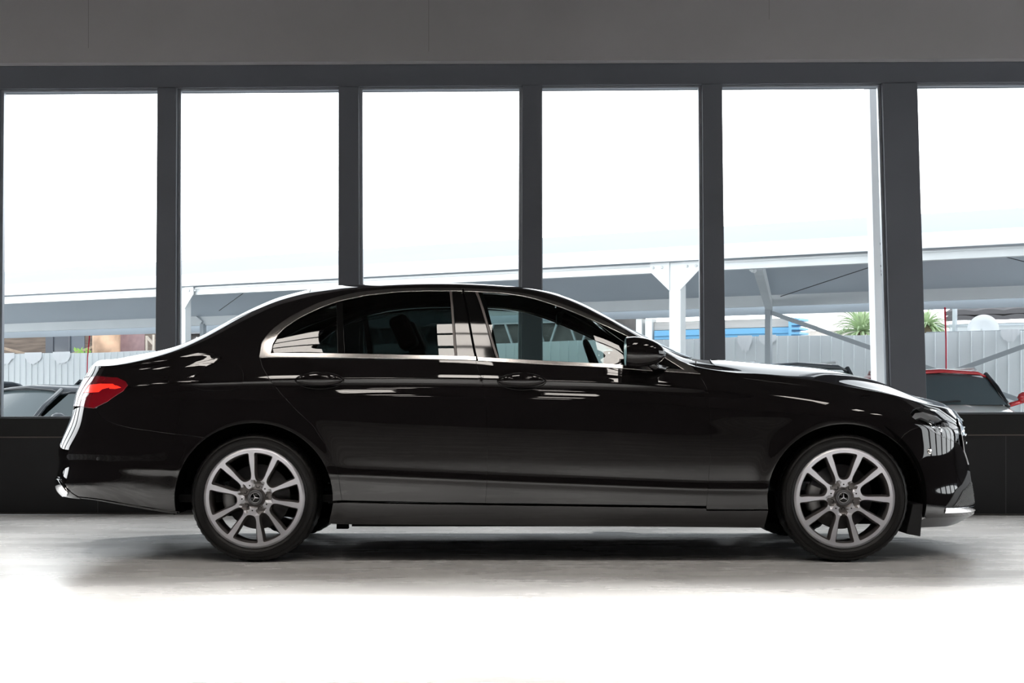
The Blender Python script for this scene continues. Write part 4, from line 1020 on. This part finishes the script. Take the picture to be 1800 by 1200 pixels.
mb.add(vs, [(2*i, 2*i+2, 2*i+3, 2*i+1) for i in range(2*n)]); thing(mb.build('corrugated_wall', mat('dusty_pink_sheet', (.50, .36, .37), .7, noise=.1)), 'dusty pink corrugated metal wall behind the fence at left', 'wall')
mb = MB(); c = 32.4
for a, b in (((258, 590), (258, 625)), ((270, 588), (270, 625)), ((258, 592), (270, 605)), ((270, 605), (258, 622))): mb.bar(LP(c, a[0], zrow(c, *a)), LP(c, b[0], zrow(c, *b) if b[1] < 610 else GZ), .05, .05)
mb.bar(LP(c, 256, 2.85), LP(c, 272, 2.85), .06, .06); thing(mb.build('lattice_mast', mat('cream_steel', (.62, .55, .48), .6)), 'cream lattice mast beside the pink corrugated wall', 'mast')
mb = MB(); c = 31.6
mb.bar(LP(c, -20, zrow(c, -20, 605)), LP(c, 68, zrow(c, 68, 628)), .06, .06); mb.bar(LP(c, 117, zrow(c, 117, 626)), LP(c, 166, zrow(c, 166, 609)), .06, .06)
mb.bar(LP(c, 60, GZ), LP(c, 60, zrow(c, 60, 626)), .06, .06); mb.bar(LP(c, 122, GZ), LP(c, 122, zrow(c, 122, 624)), .06, .06); mb.bar(LP(c, 60, 1.7), LP(c, 122, 1.7), .05, .05)
thing(mb.build('timber_rail', mat('timber', (.42, .32, .24), .8, noise=.2)), 'bare sloping timber rails in front of the brown house', 'rail')
dh = empty('workshop', LP(33.9, 700, GZ), 'long dark workshop with steel trusses behind the fence, seen through the saloon windows', 'building')
mb = MB(); fbox(mb, 280, 1080, 33.5, 1.5, GZ, 2.95); onp(dh, mb, 'wall', mat('dark_brown_wall', (.075, .068, .066), .8, noise=.3, nscale=3))
mb = MB(); c = 33.4
for k in range(14):
    x0 = 290+k*56; mb.bar(LP(c, x0, 1.9), LP(c, x0+28, 2.9), .04, .04); mb.bar(LP(c, x0+28, 2.9), LP(c, x0+56, 1.9), .04, .04)
mb.bar(LP(c, 290, 2.55), LP(c, 1080, 2.55), .05, .05); onp(dh, mb, 'truss', mat('truss_steel', (.30, .31, .33), .6))
mb = MB(); fbox(mb, 276, 1084, 33.2, 2.0, 2.95, 3.05); onp(dh, mb, 'roof', ALUG)
# blue shed in the middle right
sh = empty('shed', LP(32.5, 1260, GZ), 'low shed with grey fascia and blue beam behind the fence', 'shed'); c = 32.5
mb = MB(); fbox(mb, 1128, 1388, c+.3, .9, GZ, 2.45); onp(sh, mb, 'wall', mat('shed_wall', (.62, .66, .68), .7))
mb = MB(); fbox(mb, 1150, 1392, c, .25, zrow(c, 1270, 577), zrow(c, 1270, 562.5)); onp(sh, mb, 'fascia', mat('weathered_board', (.48, .47, .46), .8, noise=.15, nscale=3, stretch=(.3, .3, 3)))
mb = MB(); fbox(mb, 1150, 1398, c-.05, .25, zrow(c, 1270, 594), zrow(c, 1270, 578)); fbox(mb, 1150, 1398, c-.10, .1, zrow(c, 1270, 588), zrow(c, 1270, 586)); onp(sh, mb, 'blue_beam', mat('blue_paint', (.16, .42, .66), .5))
mb = MB(); fbox(mb, 1386, 1391, c-.3, .5, 1.9, zrow(c, 1390, 559))
for y in (561, 569, 577, 585): fbox(mb, 1391, 1405, c-.3, .5, zrow(c, 1390, y+3.5), zrow(c, 1390, y))
onp(sh, mb, 'blue_louvre', MATS['blue_paint'])
mb = MB(); mb.hexa([LP(c-.3, 1110, 2.56), LP(c-.3, 1402, 2.56), LP(c+1.5, 1402, 2.72), LP(c+1.5, 1110, 2.72), LP(c-.3, 1110, 2.62), LP(c-.3, 1402, 2.62), LP(c+1.5, 1402, 2.78), LP(c+1.5, 1110, 2.78)]); onp(sh, mb, 'roof', mat('pale_rust_roof', (.78, .66, .58), .8, noise=.15, nscale=2))
mb = MB(); fbox(mb, 1118, 1128, c-.1, .2, GZ, 2.5); fbox(mb, 1134, 1146, c-.1, .2, GZ, 2.5); onp(sh, mb, 'corner_post', ALU)
# low pale roofs and dark tiled roof to the right
mb = MB(); c = 37.5; mb.hexa([LP(c, 1404, 2.5), LP(c, 1680, 2.3), LP(c+4, 1680, 2.8), LP(c+4, 1404, 3.0), LP(c, 1404, 2.58), LP(c, 1680, 2.38), LP(c+4, 1680, 2.9), LP(c+4, 1404, 3.1)]); fbox(mb, 1410, 1660, c+.3, 3, GZ, 2.4)
thing(mb.build('outbuilding', mat('pale_peach_roof', (.80, .74, .69), .8, noise=.1)), 'pale low-roofed outbuilding behind the spiky plant', 'building')
tb = empty('warehouse', LP(34, 1740, GZ), 'warehouse with dark wavy roof edge behind the fence at right', 'building'); c = 34
mb = MB(); fbox(mb, 1668, 2300, c+.4, 4, GZ, zrow(c, 1740, 566)); onp(tb, mb, 'wall', mat('pale_wall', (.70, .74, .76), .7))
for y in (546, 556):
    mb = MB(); ua, ub = ucoord(c, 1662), ucoord(c, 2300); n = 150; vs = []
    zc = zrow(c, 1740, y)
    for i in range(n+1):
        u = ua+(ub-ua)*i/n; w_ = .035*abs(math.sin(u*6.0))
        for (q, z) in ((0, zc+w_), (0, zc-.07+w_*.3), (1.2, zc+.25+w_)): vs.append(FRM @ Vector((u, .8595*c+q, z)))
    mb.add(vs, [(3*i, 3*i+1, 3*i+4, 3*i+3) for i in range(n)]+[(3*i, 3*i+3, 3*i+5, 3*i+2) for i in range(n)]); onp(tb, mb, 'roof', mat('dark_tiles', (.09, .085, .09), .7))
mb = MB(); fbox(mb, 1674, 1679, c-1, .15, GZ, 2.6); fbox(mb, 1640, 2300, c-.9, .1, zrow(c-.9, 1740, 573), zrow(c-.9, 1740, 569)); onp(tb, mb, 'gutter', ALUG)
mb = MB(); c2 = 32; pc = LP(c2, 1728, zrow(c2, 1728, 581)); M = Matrix.Translation(pc) @ Matrix.Rotation(.2, 4, 'X'); mb.lathe([(.02, .10), (.16, .06), (.28, 0), (.285, .005), (.16, .075), (.02, .115)], 30, 0, M)
mb.tube([(pc.x, pc.y+.12, GZ), (pc.x, pc.y+.12, pc.z)], .025, 8); thing(mb.build('satellite_dish', mat('dish_grey', (.66, .68, .70), .5)), 'round pale satellite dish showing over the fence at right', 'dish')
# spiky plant
def palm(px, py, c, rad, seed, label):
    random.seed(seed); top = LP(c, px, zrow(c, px, py)); r = empty('palm_plant', (top.x, top.y, GZ), label, 'plant')
    mb = MB(); mb.tube([(0, 0, 0), (.03, 0, (top.z-GZ)*.5), (0, 0, top.z-GZ)], [.11, .09, .08], 10); mb.build('trunk', mat('palm_trunk', (.25, .19, .13), .9, bump=.4), r)
    mb = MB()
    for k in range(150):
        a = random.uniform(0, 2*PI); el = random.uniform(-.2, 1.45); L = rad*random.uniform(.75, 1.15); n = 6; pts = []
        d = Vector((math.cos(a)*math.cos(el), math.sin(a)*math.cos(el), math.sin(el))); side = Vector((-math.sin(a), math.cos(a), 0))
        p = Vector((0, 0, top.z-GZ)); vs = []
        for i in range(n+1):
            t = i/n; q = p+d*L*t+Vector((0, 0, -.55*L*t**2.2*(.4+.6*math.cos(el)))); w = .028*(1-t)**.7+.002
            vs += [q-side*w, q+Vector((0, 0, -.010)), q+side*w]
        mb.add(vs, [f for i in range(n) for f in ((3*i, 3*i+1, 3*i+4, 3*i+3), (3*i+1, 3*i+2, 3*i+5, 3*i+4))], 0, True)
    mb.build('foliage', mat('spiky_leaf', (.50, .62, .38), .55, noise=.3, nscale=1.5), r)
palm(1514, 582, 31.8, .70, 5, 'spiky pale green plant rising over the fence beside the white column')
palm(1630, 572, 32.2, .42, 9, 'second spiky green plant half hidden behind the widest post')
mb = MB(); random.seed(4)
for k in range(34):
    p = LP(31, 145, zrow(31, 145, 620))+Vector((random.uniform(-.18, .18), random.uniform(-.1, .1), random.uniform(-.07, .09))); a = random.uniform(0, 6.3); t = Vector((math.cos(a), 0, math.sin(a)))*.06; s_ = Vector((-math.sin(a), .3, math.cos(a)))*.022
    mb.add([p-t, p+s_, p+t, p-s_], [(0, 1, 2, 3)])
mb.tube([(LP(31, 145, 0).x, LP(31, 145, 0).y, z) for z in (GZ, 1.4, 2.0)], .02, 6)
thing(mb.build('shrub', mat('lime_leaf', (.40, .66, .16), .6)), 'small lime green shrub topping the fence at left', 'shrub')

# parked cars outside
def bgcar(name, label, px, d, ang, paint, roofm, hgt=1.45, ln=4.5, wd=1.76, cat='car', hood=.92, suv=False, mirrorm=None):
    p = at(px, HZ, d); r = empty(name, (p.x, p.y, GZ), label, cat, rz=ang); b = hood; hw = wd/2        # local +x = forward
    front = ln/2; rear = -ln/2; ws0 = front-(1.05 if not suv else .95); ws1 = ws0-(.75 if not suv else .52); rw1 = rear+(1.1 if not suv else .25); rw0 = rear+(.55 if not suv else .05)
    secs = [(rear, .35, b-.28, hw*.80), (rear+.12, .22, b-.05, hw*.93), (rear+.6, .18, b+.03, hw), (-.6, .17, b+.03, hw), (ws0-.1, .17, b, hw), (front-.5, .18, b-.10, hw*.97), (front-.12, .22, b-.22, hw*.88), (front, .30, b-.38, hw*.72)]
    mb = MB(); vs = []; K = 10
    for x, z0, z1, w in secs:
        prof = [(-w*.55, z0), (-w*.93, z0+.02), (-w, z0+.18), (-w, z1-.22), (-w*.95, z1-.06), (-w*.80, z1), (0, z1+.03), (w*.80, z1), (w*.95, z1-.06), (w, z1-.22), (w, z0+.18), (w*.93, z0+.02), (w*.55, z0)]
        vs += [(x, y, z) for y, z in prof]
    n = 13; fs = [(i*n+k, (i+1)*n+k, (i+1)*n+(k+1) % n, i*n+(k+1) % n) for i in range(len(secs)-1) for k in range(n)]
    fs += [tuple(range(n)), tuple((len(secs)-1)*n+k for k in range(n))[::-1]]
    mb.add(vs, fs, 0, True); body = mb.build('body', paint, r)
    gw0, gw1 = hw*.90, hw*.66; zt = hgt-.04; zb = b+.0
    cor = {'fb': (ws0, gw0*.93, zb), 'ft': (ws1, gw1, zt), 'rt': (rw1, gw1, zt-.03), 'rb': (rw0, gw0*.92, zb+.02)}
    mb = MB(); vs = []
    xs = [ws1+.06, ws1-.15, (ws1+rw1)/2, rw1+.12, rw1-.04]
    for i, x in enumerate(xs):
        e = 0 if 0 < i < 4 else -.03
        vs += [(x, -gw1-.03, zt-.04+e), (x, -gw1*.85, zt+.02+e), (x, 0, zt+.05+e), (x, gw1*.85, zt+.02+e), (x, gw1+.03, zt-.04+e)]
    mb.add(vs, [(i*5+k, (i+1)*5+k, (i+1)*5+k+1, i*5+k+1) for i in range(4) for k in range(4)], 0, True); rf = mb.build('roof', roofm, r)
    md = rf.modifiers.new('solid', 'SOLIDIFY'); md.thickness = .03
    gl = mat('parked_car_glass', (.06, .08, .085), .06, spec=.6)
    mb = MB(); f1, f2, r1, r2 = cor['fb'], cor['ft'], cor['rt'], cor['rb']; N = 6
    vs = []
    for i in range(N+1):
        t = -1+2*i/N; bow = .10*(1-t*t); vs += [(f1[0]+bow, f1[1]*t, f1[2]), (f2[0]+bow*.5, f2[1]*t, f2[2])]
    mb.add(vs, [(2*i, 2*i+2, 2*i+3, 2*i+1) for i in range(N)], 0, True); mb.build('windscreen', gl, r)
    mb = MB(); mb.add([(r1[0], -r1[1], r1[2]), (r1[0], r1[1], r1[2]), (r2[0], r2[1], r2[2]), (r2[0], -r2[1], r2[2])], [(0, 1, 2, 3)]); mb.build('rear_window', gl, r)
    for s in (-1, 1):
        mid = (ws0+rw0)/2-.1
        for (xa0, xa1, xb0, xb1) in ((ws0-.12, ws1-.10, mid+.05, mid+.05), (mid-.05, mid-.05, rw0+.22, rw1+.05)):
            mb = MB(); mb.add([(xa0, s*gw0, zb+.04), (xb0, s*gw0, zb+.04), (xb1, s*(gw1+.03), zt-.05), (xa1, s*(gw1+.03), zt-.05)], [(0, 1, 2, 3)]); mb.build('side_window', gl, r)
        mb = MB(); mb.tube([(f1[0]-.02, s*f1[1]*1.02, f1[2]-.03), ((f1[0]+f2[0])/2, s*(f1[1]+f2[1])/2*1.02, (f1[2]+f2[2])/2+.02), (f2[0], s*(f2[1]+.01), f2[2])], .035, 8); mb.build('screen_pillar', paint if not suv else PIANO, r)
        mb = MB(); mb.bar((mid, s*(gw0+.005), zb), (mid, s*(gw1+.035), zt-.03), .09, .03, 0, (1, 0, 0)); mb.bar((rw0+.05, s*(gw0-.01), zb), (rw1, s*(gw1+.01), zt-.03), .12, .05); mb.build('side_pillar', paint, r)
        mb = MB(); mc = (ws0-.30, s*(hw+(.20 if suv else .13)), b+.10); nu, nv = 10, 12; vs = []
        for i in range(nu+1):
            a = PI*i/nu
            for j in range(nv):
                t = 2*PI*j/nv; vs.append((mc[0]+.09*math.cos(a), mc[1]+.125*math.sin(a)*math.cos(t), mc[2]+.085*math.sin(a)*math.sin(t)))
        mb.add(vs, [(i*nv+j, i*nv+(j+1) % nv, (i+1)*nv+(j+1) % nv, (i+1)*nv+j) for i in range(nu) for j in range(nv)], 0, True); mb.tube([(mc[0], mc[1]-s*.05, mc[2]-.05), (mc[0]+.02, s*(hw-.06), b-.01)], .032, 8)
        mb.build('door_mirror', mirrorm or paint, r)
        for x in (rear+.85, front-.85):
            mb = MB(); M = Matrix.Translation((x, s*(hw-.02), .32)); mb.lathe([(0, -.02*s), (.20, -.02*s), (.22, 0), (.30, .01*s), (.32, -.03*s), (.32, -.20*s), (.2, -.21*s)], 28, 0, M); mb.build('wheel', RUBBER, r)
    if suv:
        mb = MB(); mb.add([(ws1+.055, -gw1*.9, zt-.02), (ws1+.055, gw1*.9, zt-.02), (ws1+.075, gw1*.93, zt-.05), (ws1+.075, -gw1*.93, zt-.05)], [(0, 1, 2, 3)])
        for s in (-1, 1): mb.tube([(ws1-.2, s*gw1*.9, zt+.05), (ws1-.3, s*gw1*.9, zt+.09), (rw1+.2, s*gw1*.9, zt+.09), (rw1+.1, s*gw1*.9, zt+.04)], .018, 8)
        mb.build('roof_rail', ALU, r)
        mb = MB(); mb.tube([(ws0+.12, -.5, b+.02), (ws0+.06, .1, b+.05)], .012, 6); mb.build('wiper', PLAST, r)
    return r
DKC = mat('dark_blue_black_paint', (.018, .022, .028), .18, coat=.6); WHC = mat('cream_car_paint', (.78, .78, .74), .2, coat=.6); RDC = mat('red_car_paint', (.55, .03, .035), .2, coat=.6); GRC = mat('graphite_car_paint', (.05, .055, .06), .2, coat=.6)
AH = math.atan2(-NY, -NX)
bgcar('parked_car', 'white and red car with dark windscreen parked outside at far right', 1637, 21.9, -PI/2-.02, WHC, RDC, 1.66, 4.1, 1.78, suv=True, hood=1.20, mirrorm=RDC)
bgcar('parked_car', 'dark saloon parked outside at far left, its windscreen pillar showing', 103, 20.8, AH, DKC, DKC, 1.43, 4.6)
bgcar('parked_car', 'dark car mostly hidden behind the leftmost parked saloon', -110, 24.0, AH, GRC, DKC, 1.55, 4.5)
bgcar('parked_car', 'dark car peeking over the black saloon boot at left', 215, 28.3, AH, DKC, DKC, 1.67, 4.5)
bgcar('parked_car', 'dark car roof peeking over the bonnet of the black saloon', 1388, 20.2, -PI/2, GRC, GRC, 1.70, 4.4, suv=True, hood=1.1)
